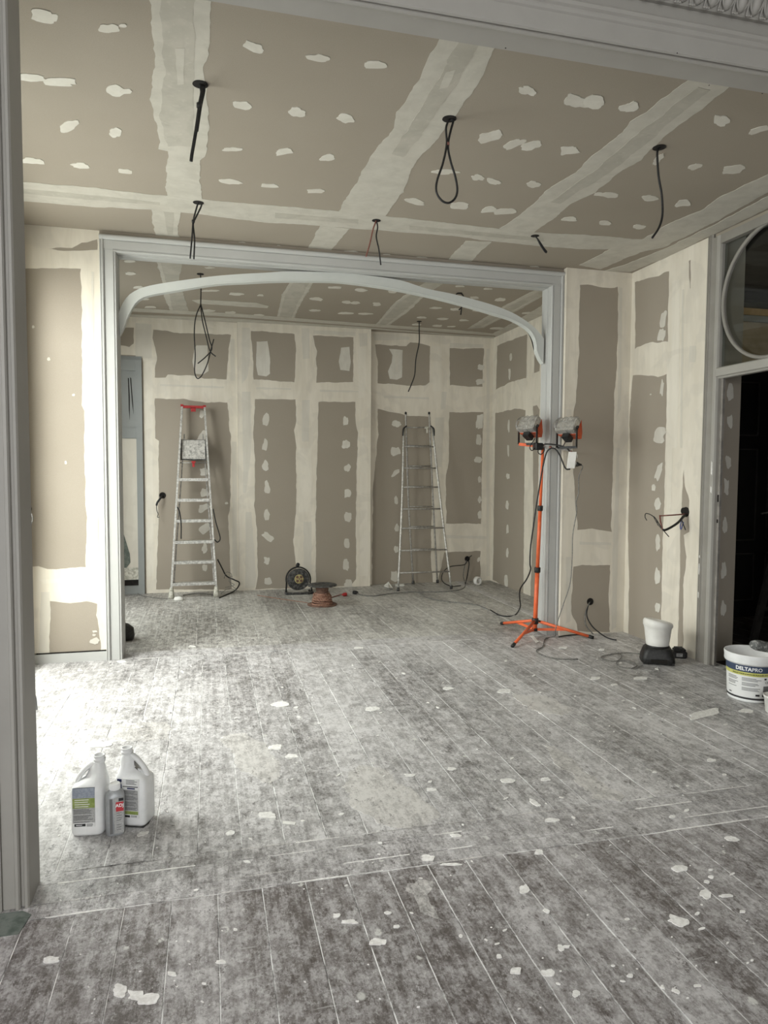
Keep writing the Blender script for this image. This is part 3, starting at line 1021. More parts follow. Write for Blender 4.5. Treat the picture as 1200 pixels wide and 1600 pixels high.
for pl, par, px in ((BREAST, wall_back, [(401, 534), (418, 533), (422, 560), (422, 584), (416, 588), (403, 586), (400, 570)]),
                    (BREAST, wall_back, [(533, 543), (546, 542), (548, 565), (546, 580), (532, 578), (529.5, 565)]),
                    (BLEFT, wall_back, [(307, 539.5), (324, 540), (326, 580), (318, 585), (305, 584), (301, 565), (304, 545)]),
                    (BRIGHT, wall_back, [(608, 545), (629, 547), (628, 590), (620, 593.5), (609, 592), (606, 580), (612, 566), (613, 555)])):
    band(pl, px, 0.0023, 'patch', par, 'filler_patch', 0.003, 0.02)
coat(BRIGHT, [(617, 553), (622, 553), (622, 582), (618, 582)], wall_back, 't' and 'smear', 0.0030, 0.002)

# ---- ceiling bands and patches
def cb(pix, t=0.0014, mat='plaster_c', amp=0.008):
    band(CEIL, pix, t, mat, ceiling, 'joint_band', amp, 0.025)


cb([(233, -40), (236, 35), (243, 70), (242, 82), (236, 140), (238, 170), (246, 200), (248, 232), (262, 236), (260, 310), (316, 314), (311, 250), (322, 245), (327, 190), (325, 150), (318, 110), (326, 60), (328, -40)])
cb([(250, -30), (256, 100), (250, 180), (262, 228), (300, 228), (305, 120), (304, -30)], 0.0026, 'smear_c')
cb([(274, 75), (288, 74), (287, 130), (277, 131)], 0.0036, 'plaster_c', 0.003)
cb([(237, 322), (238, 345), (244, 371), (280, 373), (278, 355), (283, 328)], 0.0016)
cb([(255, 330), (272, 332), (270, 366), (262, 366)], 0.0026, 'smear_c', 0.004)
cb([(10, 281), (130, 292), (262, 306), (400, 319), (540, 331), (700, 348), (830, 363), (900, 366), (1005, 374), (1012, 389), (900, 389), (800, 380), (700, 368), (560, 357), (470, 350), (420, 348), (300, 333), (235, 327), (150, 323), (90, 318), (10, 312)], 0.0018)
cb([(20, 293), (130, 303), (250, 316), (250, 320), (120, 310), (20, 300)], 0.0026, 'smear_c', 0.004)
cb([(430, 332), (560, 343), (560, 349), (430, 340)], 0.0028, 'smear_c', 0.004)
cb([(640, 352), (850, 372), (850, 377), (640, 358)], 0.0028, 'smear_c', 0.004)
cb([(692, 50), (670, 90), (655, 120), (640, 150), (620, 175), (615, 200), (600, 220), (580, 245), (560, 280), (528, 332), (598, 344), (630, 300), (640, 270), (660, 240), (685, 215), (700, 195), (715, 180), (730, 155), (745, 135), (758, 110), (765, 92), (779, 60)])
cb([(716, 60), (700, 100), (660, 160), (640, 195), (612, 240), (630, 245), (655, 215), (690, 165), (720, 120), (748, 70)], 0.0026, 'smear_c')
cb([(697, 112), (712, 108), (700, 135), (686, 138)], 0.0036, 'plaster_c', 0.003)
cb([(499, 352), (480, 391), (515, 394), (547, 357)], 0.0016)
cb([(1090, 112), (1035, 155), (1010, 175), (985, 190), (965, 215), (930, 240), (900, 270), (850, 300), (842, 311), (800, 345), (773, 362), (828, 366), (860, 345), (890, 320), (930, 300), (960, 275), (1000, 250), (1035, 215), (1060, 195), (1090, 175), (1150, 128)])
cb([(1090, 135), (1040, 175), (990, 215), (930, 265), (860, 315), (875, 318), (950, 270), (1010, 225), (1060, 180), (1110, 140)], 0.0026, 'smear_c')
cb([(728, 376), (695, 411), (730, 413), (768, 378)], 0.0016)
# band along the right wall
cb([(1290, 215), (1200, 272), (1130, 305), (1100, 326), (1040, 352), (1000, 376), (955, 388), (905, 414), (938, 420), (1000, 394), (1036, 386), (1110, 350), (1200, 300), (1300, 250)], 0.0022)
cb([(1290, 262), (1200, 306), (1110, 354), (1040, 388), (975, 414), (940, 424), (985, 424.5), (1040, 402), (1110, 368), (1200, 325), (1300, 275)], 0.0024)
# far room
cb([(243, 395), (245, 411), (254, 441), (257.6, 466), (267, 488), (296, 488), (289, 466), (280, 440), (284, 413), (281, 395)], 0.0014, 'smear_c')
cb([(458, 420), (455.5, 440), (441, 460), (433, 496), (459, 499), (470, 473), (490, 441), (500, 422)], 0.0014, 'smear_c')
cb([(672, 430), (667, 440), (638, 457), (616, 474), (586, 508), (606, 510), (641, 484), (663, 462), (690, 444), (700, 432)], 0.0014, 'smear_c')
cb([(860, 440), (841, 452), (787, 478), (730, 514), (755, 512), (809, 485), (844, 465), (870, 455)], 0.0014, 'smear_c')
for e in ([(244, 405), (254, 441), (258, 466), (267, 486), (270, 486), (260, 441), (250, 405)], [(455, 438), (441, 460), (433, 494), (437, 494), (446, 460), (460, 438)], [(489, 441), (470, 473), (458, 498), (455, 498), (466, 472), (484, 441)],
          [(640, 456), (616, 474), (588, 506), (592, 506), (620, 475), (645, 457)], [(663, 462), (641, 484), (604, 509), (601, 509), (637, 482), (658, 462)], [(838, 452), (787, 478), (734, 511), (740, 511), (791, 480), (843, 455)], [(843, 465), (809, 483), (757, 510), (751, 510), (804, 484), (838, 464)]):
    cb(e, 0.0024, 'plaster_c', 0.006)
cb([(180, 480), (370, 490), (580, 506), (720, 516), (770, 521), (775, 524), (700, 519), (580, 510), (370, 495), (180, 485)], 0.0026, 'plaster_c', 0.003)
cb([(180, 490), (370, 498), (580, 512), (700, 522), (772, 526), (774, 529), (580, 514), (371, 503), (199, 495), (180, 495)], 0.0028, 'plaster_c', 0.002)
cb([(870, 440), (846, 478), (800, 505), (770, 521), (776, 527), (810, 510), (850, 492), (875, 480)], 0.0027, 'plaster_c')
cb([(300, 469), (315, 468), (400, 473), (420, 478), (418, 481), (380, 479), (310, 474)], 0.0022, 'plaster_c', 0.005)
patches(CEIL, ceiling, [(70, 25, 42, 19, 10), (170, 43, 30, 14), (192, 39, 14, 5), (49, 121, 46, 11, 6), (94, 127, 50, 12, 3), (181, 141, 30, 17), (197, 142, 18, 8), (108, 196, 32, 15, -22), (180, 206, 20, 16), (51, 251, 35, 9, 5), (125, 258, 28, 8, 5), (196, 267, 22, 7, 4), (399, 73, 34, 13, 20), (497, 90, 36, 11, 5), (585, 101, 34, 12, 2), (378, 164, 28, 12, 10), (464, 175, 28, 14, 6), (541, 184, 26, 14, 8), (363, 233, 28, 6), (443, 237, 28, 9, -8), (512, 246, 26, 9, -8), (359, 283, 32, 8, 8), (422, 290, 26, 6, 3), (494, 298, 26, 6), (375, 380, 20, 4), (429, 385, 25, 4), (546, 394, 25, 4),
                        (823, 141, 30, 14, 20), (899, 157, 32, 20), (926, 159, 36, 20), (982, 167, 30, 14, -15), (765, 213, 38, 14, -18), (804, 224, 34, 10, -18), (829, 227, 34, 13, -14), (890, 235, 32, 13, -8), (694, 268, 42, 8, 0), (746, 277, 22, 9, 10), (771, 283, 22, 8, 10), (834, 288, 20, 10), (649, 315, 27, 9, 12), (716, 321, 30, 11), (764, 327, 24, 8, -5), (789, 330, 30, 9, -3), (950, 304, 28, 8, 3), (668, 0, 1, 1), (936, 303, 14, 5), (1016, 309, 25, 9), (1067, 317, 24, 10, -8), (1028, 249, 24, 8, -40), (1086, 260, 22, 9, -20), (1144, 264, 34, 12, -12), (1126, 187, 24, 16), (1187, 202, 34, 9, -15), (890, 342, 26, 6), (945, 348, 18, 6), (998, 354, 22, 7), (654, 403, 22, 4), (602, 399, 14, 4), (835, 417, 14, 3)][:])
patches(CEIL, ceiling, [(202, 408, 18, 4), (204, 427, 16, 5), (216, 449, 17, 4), (227, 467, 10, 3), (234, 480, 20, 3), (327, 418, 14, 3), (326, 454, 26, 3.5), (368, 459, 22, 4), (407, 461, 10, 3), (421, 440, 16, 2.5), (522, 449, 22, 3.5), (494, 467, 18, 5, 6), (492, 485, 16, 3), (540, 489, 22, 3.5), (542, 472, 15, 4), (325, 485, 20, 4), (360, 488, 16, 3), (403, 492, 16, 3), (564, 453, 19, 5), (613, 455, 15, 5), (589, 475, 14, 5.5), (556, 473, 13, 4), (570, 490, 20, 3), (681, 481, 18, 3), (712, 483, 18, 4), (692, 498, 18, 3), (660, 496, 14, 3), (651, 507, 14, 3), (683, 509, 16, 2.5), (706, 510, 12, 2), (724, 500, 14, 3), (747, 485, 16, 3), (741, 465, 14, 3.5), (782, 468, 16, 5), (718, 447, 12, 2.5), (762, 451, 15, 2.5), (824, 489, 14, 3), (806, 503, 12, 3), (776, 513, 20, 3)])

# ---- doorway in the right wall with its round-headed transom
d1 = struct('door_1', MB().box(3.486, 3.54, 4.262, 4.300, 0, 3.045), 'frame_paint', 'old painted door frame with a circular transom moulding')
obj('architrave', MB().prism([(3.4995, 4.361), (3.488, 4.361), (3.486, 4.350), (3.492, 4.346), (3.492, 4.338), (3.478, 4.334), (3.476, 4.322), (3.484, 4.318), (3.486, 4.300), (3.4995, 4.300)], 0, H-0.002, 'z'), 'frame_paint', d1)
obj('frame_post', MB().prism([(3.54, 4.262), (3.482, 4.262), (3.480, 4.240), (3.486, 4.232), (3.500, 4.226), (3.54, 4.226)], 0, 3.045, 'z'), 'post_paint', d1)
obj('frame_post', MB().box(3.482, 3.54, 3.222, 3.300, 0, 3.045), 'post_paint', d1)
obj('head_rail', MB().box(3.482, 3.54, 3.30, 4.226, 2.985, 3.045), 'frame_paint', d1)
obj('frame_lintel', MB().box(3.50, 3.60, 3.22, 4.361, 3.045, H), 'board', d1)
obj('transom_bar', MB().prism([(3.540, 2.050), (3.500, 2.050), (3.490, 2.062), (3.478, 2.066), (3.474, 2.118), (3.484, 2.126), (3.540, 2.126)], 3.30, 4.228, 'y'), 'post_paint', d1)
obj('door_rebate', MB().box(3.522, 3.54, 4.205, 4.226, 0, 2.05), 'reveal_brown', d1)
cy, cz, cr = 3.772, 2.566, 0.432
ring = [(3.500, cy+math.cos(a)*cr, cz+math.sin(a)*cr) for a in [2*math.pi*k/72 for k in range(72)]]
obj('transom_ring', MB().tube(ring, 0.0135, 8, closed=True), 'frame_paint', d1, 'circular glazing moulding')
obj('transom_ring', MB().tube([(3.512, y, z) for _, y, z in ring], 0.009, 8, closed=True), 'post_paint', d1)
obj('pane', MB().box(3.522, 3.526, 3.30, 4.226, 2.126, 2.985), 'glass', d1)
for z0, s_ in ((1.18, 0.05), (1.03, 0.025)):
    obj('strike_hole', MB().box(3.5185, 3.522, 4.212, 4.222, z0, z0+s_), 'dark', d1)
for i in range(16):
    z = random.uniform(0.3, 2.9)
    hh = random.uniform(0.02, 0.09)
    y = random.choice((4.340, 4.336, 4.346))
    obj('paint_flake', MB().prism([(y-0.003, z), (y+0.003, z+0.006), (y+0.002, z+hh), (y-0.004, z+hh*0.8)], 3.4755 if y < 4.339 else 3.490, 3.493, 'x'), 'splash', d1)
for z, hh in ((1.37, 0.10), (1.24, 0.05)):
    obj('paint_flake', MB().prism([(4.236, z), (4.247, z+0.01), (4.246, z+hh), (4.238, z+hh*0.9)], 3.4785, 3.482, 'x'), 'splash', d1)
# lining of the passage behind the frame, filled along its screws
lining = struct('wall_passage', MB().box(3.541, 3.755, 4.300, 4.42, 0, 3.3), 'board', 'narrow plasterboard lining seen through the doorway')
LIN = Plane('y', 4.300, -1)
for (u, v, w, h) in ((1141, 612, 9, 26), (1140, 658, 8, 20), (1138, 721, 9, 20), (1135, 761, 8, 24), (1132.5, 821, 7, 24), (1130.5, 891, 8, 25), (1130, 950, 8, 24)):
    blob(LIN, u, v, w, h, 0, 0.002, 'patch', lining)
# dim hall beyond
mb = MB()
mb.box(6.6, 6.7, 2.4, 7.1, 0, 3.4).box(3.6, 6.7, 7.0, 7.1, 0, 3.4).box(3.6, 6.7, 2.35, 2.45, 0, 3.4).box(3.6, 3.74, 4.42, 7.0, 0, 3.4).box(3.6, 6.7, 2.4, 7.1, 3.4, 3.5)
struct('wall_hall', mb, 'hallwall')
d2 = struct('door_2', MB().box(4.25, 6.2, 5.60, 5.64, 0, 2.35), 'blackdoor_and_shade', 'black panelled doors in the dim hall')
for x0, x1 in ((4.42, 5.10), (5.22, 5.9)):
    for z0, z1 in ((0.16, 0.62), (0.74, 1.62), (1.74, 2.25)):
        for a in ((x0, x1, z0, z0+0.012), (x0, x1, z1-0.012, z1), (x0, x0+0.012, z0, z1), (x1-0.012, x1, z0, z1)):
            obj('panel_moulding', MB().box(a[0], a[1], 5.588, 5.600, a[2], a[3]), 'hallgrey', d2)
obj('door_handle', MB().bar((5.14, 5.57, 1.0), (5.30, 5.57, 1.02), 0.014, 0.014).bar((5.14, 5.60, 1.0), (5.14, 5.565, 1.0), 0.014, 0.014), 'steel', d2)
YP = 4.95
hp_ = lambda u, v: at(u, v, 'y', YP)
a_, b_ = hp_(1157, 485), hp_(1330, 425)
hatch = thing('timber_partition', 'raw timber rail over a plywood panel behind the round transom', 'partition', (4.6, YP, 0))
zt, xa, xb = a_.z, hp_(1157, 485).x, 6.3
obj('rail', MB().box(xa, xb, YP, YP+0.05, zt-0.030, zt+0.025), 'timber', hatch)
obj('rail', MB().box(xa, xb, YP+0.005, YP+0.045, zt-0.082, zt-0.032), 'door_paint', hatch, 'grey painted rail')
obj('panel', MB().box(xa, xb, YP+0.015, YP+0.03, 2.29, zt-0.083), 'ply', hatch)
for q0, q1 in ((xa-0.10, xa-0.005), (xb+0.002, xb+0.08)):
    obj('post', MB().box(q0, q1, YP, YP+0.06, 2.29, zt+0.10), 'ply', hatch)
    obj('post', MB().box(q0, q1, YP, YP+0.06, 0, 2.29), 'blackdoor_and_shade', hatch)  # lower post coloured black to imitate the darkness of the hall
# ladder in the dim hall
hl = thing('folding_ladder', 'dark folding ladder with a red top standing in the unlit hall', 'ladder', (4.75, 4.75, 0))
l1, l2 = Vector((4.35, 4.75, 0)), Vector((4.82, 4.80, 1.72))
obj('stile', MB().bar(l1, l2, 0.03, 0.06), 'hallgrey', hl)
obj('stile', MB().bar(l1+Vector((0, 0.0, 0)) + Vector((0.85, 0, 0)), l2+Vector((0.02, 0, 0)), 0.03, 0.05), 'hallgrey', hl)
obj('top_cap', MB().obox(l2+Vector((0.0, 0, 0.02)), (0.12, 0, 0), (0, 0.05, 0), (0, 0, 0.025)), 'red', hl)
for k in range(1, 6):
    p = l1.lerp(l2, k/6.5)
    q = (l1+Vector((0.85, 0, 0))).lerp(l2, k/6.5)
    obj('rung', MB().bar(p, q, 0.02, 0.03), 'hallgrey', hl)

# ---- blue-grey door in the far left corner
d3 = struct('door_3', MB().box(XL, -0.700, 8.187, 8.1995, 0, 2.640), 'door_paint', 'blue grey panelled door in the far left corner')
obj('stile', MB().box(-0.765, -0.700, 8.165, 8.186, 0, 2.60), 'door_paint', d3)
obj('rail', MB().box(XL, -0.766, 8.167, 8.186, 2.48, 2.60), 'door_paint', d3)
zr = BLEFT.uv(205, 678)[1]
obj('rail', MB().box(XL, -0.766, 8.167, 8.186, zr-0.05, zr+0.06), 'door_paint', d3)
zg = zr-0.052
obj('niche_panel', MB().box(XL, -0.766, 8.180, 8.1865, 0.30, zg), 'smear', d3, 'pale inner panel')
obj('panel_crack', MB().prism([BLEFT.uv(203.5, 590), BLEFT.uv(205, 591), BLEFT.uv(208, 630), BLEFT.uv(209, 648), BLEFT.uv(206.5, 630)], 8.184, 8.1865, 'y'), 'dark', d3)
obj('panel_crack', MB().prism([BLEFT.uv(200, 591), BLEFT.uv(201.5, 591), BLEFT.uv(203, 620), BLEFT.uv(203, 657), BLEFT.uv(201.5, 640), BLEFT.uv(201, 615)], 8.184, 8.1865, 'y'), 'dark', d3)
obj('dark_gap', MB().box(XL, -0.766, 8.176, 8.1865, 0.10, 0.16), 'dark', d3)
obj('niche_sill', MB().box(XL, -0.766, 8.172, 8.1865, 0.165, 0.30), 'foot', d3)
obj('sheet_corner', MB().prism([BLEFT.uv(194, 835), BLEFT.uv(203, 865), BLEFT.uv(204, 878), BLEFT.uv(196, 890), BLEFT.uv(188, 893)], 8.174, 8.1795, 'y'), 'green_patch', d3)

# ================================================================== OBJECTS
R_ = random.Random(3)


def cable(name, pts, r, mat, label, cat='cable', group=None, n=8, seg=7, holder=None):
    mbx = MB().tube(bez(pts, n), r, seg)
    if holder is not None:
        return obj(name, mbx, mat, holder)
    return single(name, mbx, mat, label, cat, group)


GH = 'cables hanging from the ceiling'


def hole_ceiling(par, p, r=0.034):
    obj('ceiling_hole', MB().lathe([(r, 0), (r*0.97, 0.0035)], (p.x, p.y, H-0.0036), 22), 'dark', par)


def hang(px0, paths, label, hole_r=0.034, r=0.0055, name='hanging_cable', extra=None):
    p0 = at(*px0, 'z', H)
    t = thing(name, label, 'cable', (p0.x, p0.y, H-0.003), GH)
    hole_ceiling(t, p0, hole_r)
    for (pts, rr, m_) in paths:
        P = [Vector((p0.x, p0.y, H-0.002))] if pts[0] == 'hole' else []
        for k, q in enumerate(pts[1:] if pts[0] == 'hole' else pts):
            w = at(q[0], q[1], 'y', p0.y+(q[2] if len(q) > 2 else 0))
            P.append(w)
        obj('cable', MB().tube(bez(P, 8), rr, 7), m_, t)
    return t, p0


t, p0 = hang((313, 131), [(['hole', (315, 145), (312, 162), (306, 205), (300, 240), (298.5, 252)], 0.0075, 'black'), (['hole', (319, 140, 0.01), (314, 165, 0.008), (308, 205, 0.008)], 0.006, 'black')],
             'thick black cable bundle hanging straight from the nearest left ceiling hole')
obj('tape', MB().lathe([(0.011, -0.010), (0.011, 0.010)], at(311, 165, 'y', p0.y), 10), 'black', t)
t, p0 = hang((310, 316), [(['hole', (308, 322), (302, 345), (300, 370), (297, 404)], 0.0052, 'black'), (['hole', (315, 320, 0.02), (306, 340, 0.02), (302, 350, 0.01), (304, 375, 0.01), (303, 405, 0.01)], 0.0052, 'black')],
             'pair of thin black cable ends hanging above the arch casing left corner')
obj('tape', MB().lathe([(0.010, -0.008), (0.010, 0.008)], at(302, 346, 'y', p0.y), 10), 'black', t)
hang((588, 344), [(['hole', (583, 358), (578, 380), (572, 401)], 0.005, 'redbrown'), (['hole', (590, 355, 0.01), (588, 370, 0.01), (592, 390, 0.01), (595, 414, 0.01)], 0.005, 'black')],
     'short forked cable, one strand red brown, hanging above the middle of the arch', 0.030)
t, p0 = hang((702, 185), [(['hole', (697, 200), (698, 225), (692, 255), (683, 282), (682, 300), (690, 313), (701, 317), (711, 310), (714.5, 296), (711, 275), (704, 252), (700, 228), (704, 205), (708, 190), (705, 186)], 0.0055, 'black')],
             'long black cable loop hanging from the ceiling joint right of centre')
obj('tape', MB().lathe([(0.008, -0.007), (0.008, 0.007)], at(700, 225, 'y', p0.y), 8), 'redbrown', t)
hang((1030, 230), [(['hole', (1027, 240), (1029, 275), (1034, 305), (1035, 335), (1030, 355), (1019, 372)], 0.0058, 'black')],
     'single curved black cable hanging at the right side of the ceiling')
hang((836, 368), [(['hole', (842, 376), (850, 388), (854, 393), (852, 394), (845, 384), (840, 374)], 0.0052, 'black')],
     'short stubby cable loop above the right corner of the arch', 0.030)
t, p0 = hang((313, 428), [(['hole', (314, 440), (314, 455), (313.5, 478)], 0.005, 'black'),
                          ([(313.5, 476), (306, 495), (303.5, 520), (305, 555), (304, 580), (308, 591), (315, 587), (324, 568), (330, 545), (334, 530)], 0.005, 'black'),
                          ([(313.5, 476), (316, 500), (322, 525), (328, 548), (337, 557)], 0.005, 'black'),
                          ([(314, 476), (320, 500), (327, 530), (331, 545), (322, 557), (309, 568)], 0.005, 'black')],
             'long tangled black cable loop hanging in front of the far left wall', 0.030)
hang((718, 458), [(['hole', (714, 459), (712, 463), (718, 466), (721, 476), (720, 492)], 0.0062, 'black'), (['hole', (722, 460, 0.01), (724, 465, 0.01), (721, 480, 0.01), (717, 484, 0.01)], 0.0062, 'black')],
     'small knotted cable stub hanging behind the right half of the arch', 0.028)
hang((655, 502), [(['hole', (655, 515), (655, 535), (650, 560), (648, 585), (643, 600), (638, 612)], 0.0065, 'black')],
     'single thin cable hanging down over the right ladder', 0.028)

# ---- cables coming out of wall boxes


def wall_hole(par, c, nrm, r=0.030):
    obj('wall_box', MB().lathe([(r, 0.0), (r, 0.0035), (r*0.86, 0.0036), (r*0.80, 0.002), (r*0.01, 0.002)], Vector(c), 20, nrm, cap1=False), 'dark', par)


p = at(254, 774, 'y', 8.2)
t = thing('wall_cable', 'black cable stub curling from a round hole left of the stepladder', 'cable', p, 'cables from the wall boxes')
wall_hole(t, p, (0, -1, 0), 0.036)
obj('cable', MB().tube(bez([p, at(251, 778, 'y', 8.14), at(246, 785, 'y', 8.12), at(244.5, 790, 'y', 8.12)], 8), 0.011, 8), 'black', t)
obj('wire', MB().tube(bez([at(244.5, 789, 'y', 8.12), at(245, 797, 'y', 8.12), at(247, 803, 'y', 8.12), at(246, 808, 'y', 8.12), at(249, 808, 'y', 8.12)], 6), 0.004, 6), 'black', t)
p = at(730, 873, 'y', 8.265)
t = thing('wall_cable', 'black and grey cables drooping to the floor from a hole right of the double ladder', 'cable', p, 'cables from the wall boxes')
wall_hole(t, p, (0, -1, 0), 0.034)
obj('cable', MB().tube(bez([p, at(733, 880, 'y', 8.2), at(731, 895, 'y', 8.19), at(729, 905, 'y', 8.19), at(727, 912, 'z', 0.02)], 8), 0.0065, 7), 'black', t)
obj('cable', MB().tube(bez([p, at(737, 868, 'y', 8.2)], 4), 0.006, 7), 'black', t)
obj('cable', MB().tube(bez([p, at(726, 882, 'y', 8.2), at(705, 885, 'y', 8.15), at(694, 892, 'y', 8.12), at(690, 903, 'y', 8.11), at(694, 911, 'z', 0.02), onfloor(706, 916, 0.006), onfloor(720, 915, 0.006)], 8), 0.0055, 7), 'black', t)
obj('cable', MB().tube(bez([p, at(726, 885, 'y', 8.2), at(724, 900, 'y', 8.19), onfloor(727, 913, 0.006), onfloor(722, 920, 0.006), onfloor(700, 924, 0.006), onfloor(650, 925, 0.006)], 8), 0.005, 7), 'greycable', t)
p = at(922, 940, 'y', 5.300)
t = thing('wall_cable', 'two cables arching from a low round socket hole down to the floor by the tripod', 'cable', p, 'cables from the wall boxes')
wall_hole(t, p, (0, -1, 0), 0.031)
obj('cable', MB().tube(bez([p, at(918, 948, 'y', 5.25), at(914, 962, 'y', 5.22), at(916, 978, 'y', 5.21), onfloor(927, 991, 0.02)], 8), 0.005, 7), 'greycable', t)
obj('cable', MB().tube(bez([p, at(918, 950, 'y', 5.24), at(917, 963, 'y', 5.20), at(925, 978, 'y', 5.17), at(937, 989, 'y', 5.14), onfloor(950, 997, 0.008), onfloor(963, 1000, 0.006)], 8), 0.0056, 7), 'black', t)
p = at(1072, 800, 'x', 3.5)
t = thing('wall_cable', 'broken cable sheath and wires sticking far out of the right wall', 'cable', p, 'cables from the wall boxes')
wall_hole(t, p, (-1, 0, 0), 0.038)
obj('wall_box_upper', MB().lathe([(0.026, 0.0), (0.026, 0.003)], p+Vector((0, 0.032, 0.006)), 16, (-1, 0, 0)), 'dark', t)
xx = lambda u, v, d: at(u, v, 'x', 3.5-d)
obj('conduit', MB().tube(bez([xx(1073, 803, 0.0), xx(1067, 808, 0.05), xx(1060, 816, 0.10), xx(1050, 823, 0.16), xx(1040, 828, 0.22), xx(1036, 828, 0.24)], 8), 0.009, 8), 'black', t)
obj('sheath', MB().tube([xx(1074, 803, 0.0), xx(1050, 805, 0.12), xx(1031, 806, 0.22)], 0.0052, 7), 'redbrown', t)
obj('sheath', MB().tube([xx(1031, 805, 0.22), xx(1032, 815, 0.22), xx(1035, 827, 0.24)], 0.006, 7), 'redbrown', t)
obj('wire', MB().tube(bez([xx(1045, 838.5, 0.24), xx(1037, 829, 0.24), xx(1030, 819, 0.24), xx(1024, 810, 0.25), xx(1016, 804, 0.26), xx(1009, 802.5, 0.27), xx(1008, 808, 0.27), xx(1010.5, 813, 0.27)], 6), 0.0036, 6), 'black', t)
obj('wire', MB().tube(bez([xx(1035, 828, 0.24), xx(1027, 818, 0.25), xx(1021, 807, 0.26), xx(1025, 811, 0.26), xx(1028, 821, 0.25)], 6), 0.0026, 6), 'black', t)
obj('wire', MB().tube(bez([xx(1067, 808, 0.05), xx(1063, 820, 0.05), xx(1064, 827, 0.05), xx(1068, 816, 0.05)], 6), 0.0036, 6), 'blue', t)
obj('wire', MB().tube(bez([xx(1065, 812, 0.05), xx(1068, 820, 0.05), xx(1071, 828, 0.05)], 6), 0.0036, 6), 'black', t)
yp = 5.22
p = at(43, 795, 'y', 5.36)
t = thing('wall_cable', 'grey cable loop on the sunlit pier at the left edge', 'cable', p, 'cables from the wall boxes')
wall_hole(t, p, (0, -1, 0), 0.028)
obj('cable', MB().tube(bez([p, at(46, 789, 'y', 5.30), at(48, 794, 'y', 5.26), at(45, 799, 'y', 5.24), at(49, 803, 'y', yp), at(51, 810, 'y', yp), at(49, 818, 'y', yp), at(45, 824, 'y', yp)], 8), 0.004, 6), 'greycable', t)
obj('wire', MB().tube(bez([p, at(45, 792, 'y', 5.28), at(47.5, 797, 'y', 5.26), at(44, 800, 'y', 5.25)], 6), 0.0035, 6), 'white_pl', t)

# ---- stepladder (left)
fl, fr = onfloor(267, 935), onfloor(339, 933)
yl = (fl.y+fr.y)/2
fl.y = fr.y = yl
tl, tr = at(284.5, 636, 'y', 8.10), at(319.5, 636, 'y', 8.10)
t = thing('stepladder', 'aluminium platform stepladder with red top bar leaning on the far left wall', 'ladder', ((fl.x+fr.x)/2, yl, 0))


def lad(s, a=fl, b=tl):
    return a.lerp(b, s)


def s_of(v, u=300):
    """height fraction of the ladder plane seen at row v"""
    lo, hi = 0.0, 1.0
    for _ in range(40):
        m_ = (lo+hi)/2
        q = (fl.lerp(tl, m_)+fr.lerp(tr, m_))/2-EYE
        vv = 800-FOC*q.dot(Up)/q.dot(Fw)
        if vv > v:
            lo = m_
        else:
            hi = m_
    return (lo+hi)/2


obj('stile', MB().bar(lad(0.04), tl, 0.055, 0.020), 'alu', t)
obj('stile', MB().bar(fr.lerp(tr, 0.04), tr, 0.055, 0.020), 'alu', t)
for (a, b, sx) in ((fl, tl, -1), (fr, tr, 1)):
    secs = [(0, 0, 0.0, 0.030, 0.036, 3), (0, 0, 0.030, 0.032, 0.037, 3), (0.0, 0, 0.075, 0.026, 0.034, 3), (-0.002*sx, 0, 0.118, 0.018, 0.030, 3)]
    o_ = MB().sections([(cx+a.x-0.006*sx, cy+a.y+0.01, z, rx, ry, p_) for cx, cy, z, rx, ry, p_ in secs], 16)
    obj('foot', o_, 'foot', t)
dslope = (tl-fl).normalized()
for v in (748.9, 780.8, 813, 846, 877.5, 911):
    s = s_of(v)
    a, b = fl.lerp(tl, s), fr.lerp(tr, s)
    c = (a+b)/2
    hx = (b.x-a.x)/2-0.011
    obj('tread', MB().obox(c, (hx, 0, 0), (0, 0.040, 0.0), (0, 0, 0.011)).obox(c+Vector((0, -0.040, -0.004)), (hx, 0, 0), (0, 0.004, 0), (0, 0, 0.016)), 'alu', t)
s0, s1 = s_of(719), s_of(687)
A_, B_ = fl.lerp(tl, s0), fr.lerp(tr, s0)
C_, D_ = fl.lerp(tl, s1), fr.lerp(tr, s1)
m0, m1 = (A_+B_)/2, (C_+D_)/2
plat = obj('platform', MB().obox((m0+m1)/2+Vector((0, 0.02, 0)), ((B_.x-A_.x)/2-0.016, 0, 0), (0, 0.010, 0.0), (m1-m0)/2), 'blackdust', t)
pv = MB()
nx, nz = 14, 14
W_ = (B_.x-A_.x)/2-0.030
vs = []
for j in range(nz):
    for i in range(nx):
        x = m0.x+(-1+2*i/(nx-1))*W_
        f = 0.06+0.92*j/(nz-1)
        y = m0.y+(m1.y-m0.y)*f+0.010-0.006*abs(noise.noise(Vector((x*40, f*12, 3))))
        vs.append((x, y-0.002, m0.z+(m1.z-m0.z)*f))
fs = [(j*nx+i, j*nx+i+1, (j+1)*nx+i+1, (j+1)*nx+i) for j in range(nz-1) for i in range(nx-1)]
obj('plaster_crust', MB().add(vs, fs, True), 'tray', plat, 'thick caked plaster on the platform')
s = s_of(723)
obj('strut', MB().tube([fl.lerp(tl, s), fr.lerp(tr, s)], 0.006, 8), 'alu_dk', t)
s = s_of(725)
c = (fl.lerp(tl, s)+fr.lerp(tr, s))/2+Vector((0, -0.02, 0))
obj('latch', MB().obox(c, (0.012, 0, 0), (0, 0.01, 0), (0, 0, 0.032)).obox(c+Vector((0, 0, 0.022)), (0.022, 0, 0), (0, 0.012, 0), (0, 0, 0.010)), 'red', t)
c = (tl+tr)/2
hx = (tr.x-tl.x)/2+0.012
tb = MB().obox(c+Vector((0, 0, 0.0)), (hx, 0, 0), (0, 0.026, 0), (0, 0, 0.014))
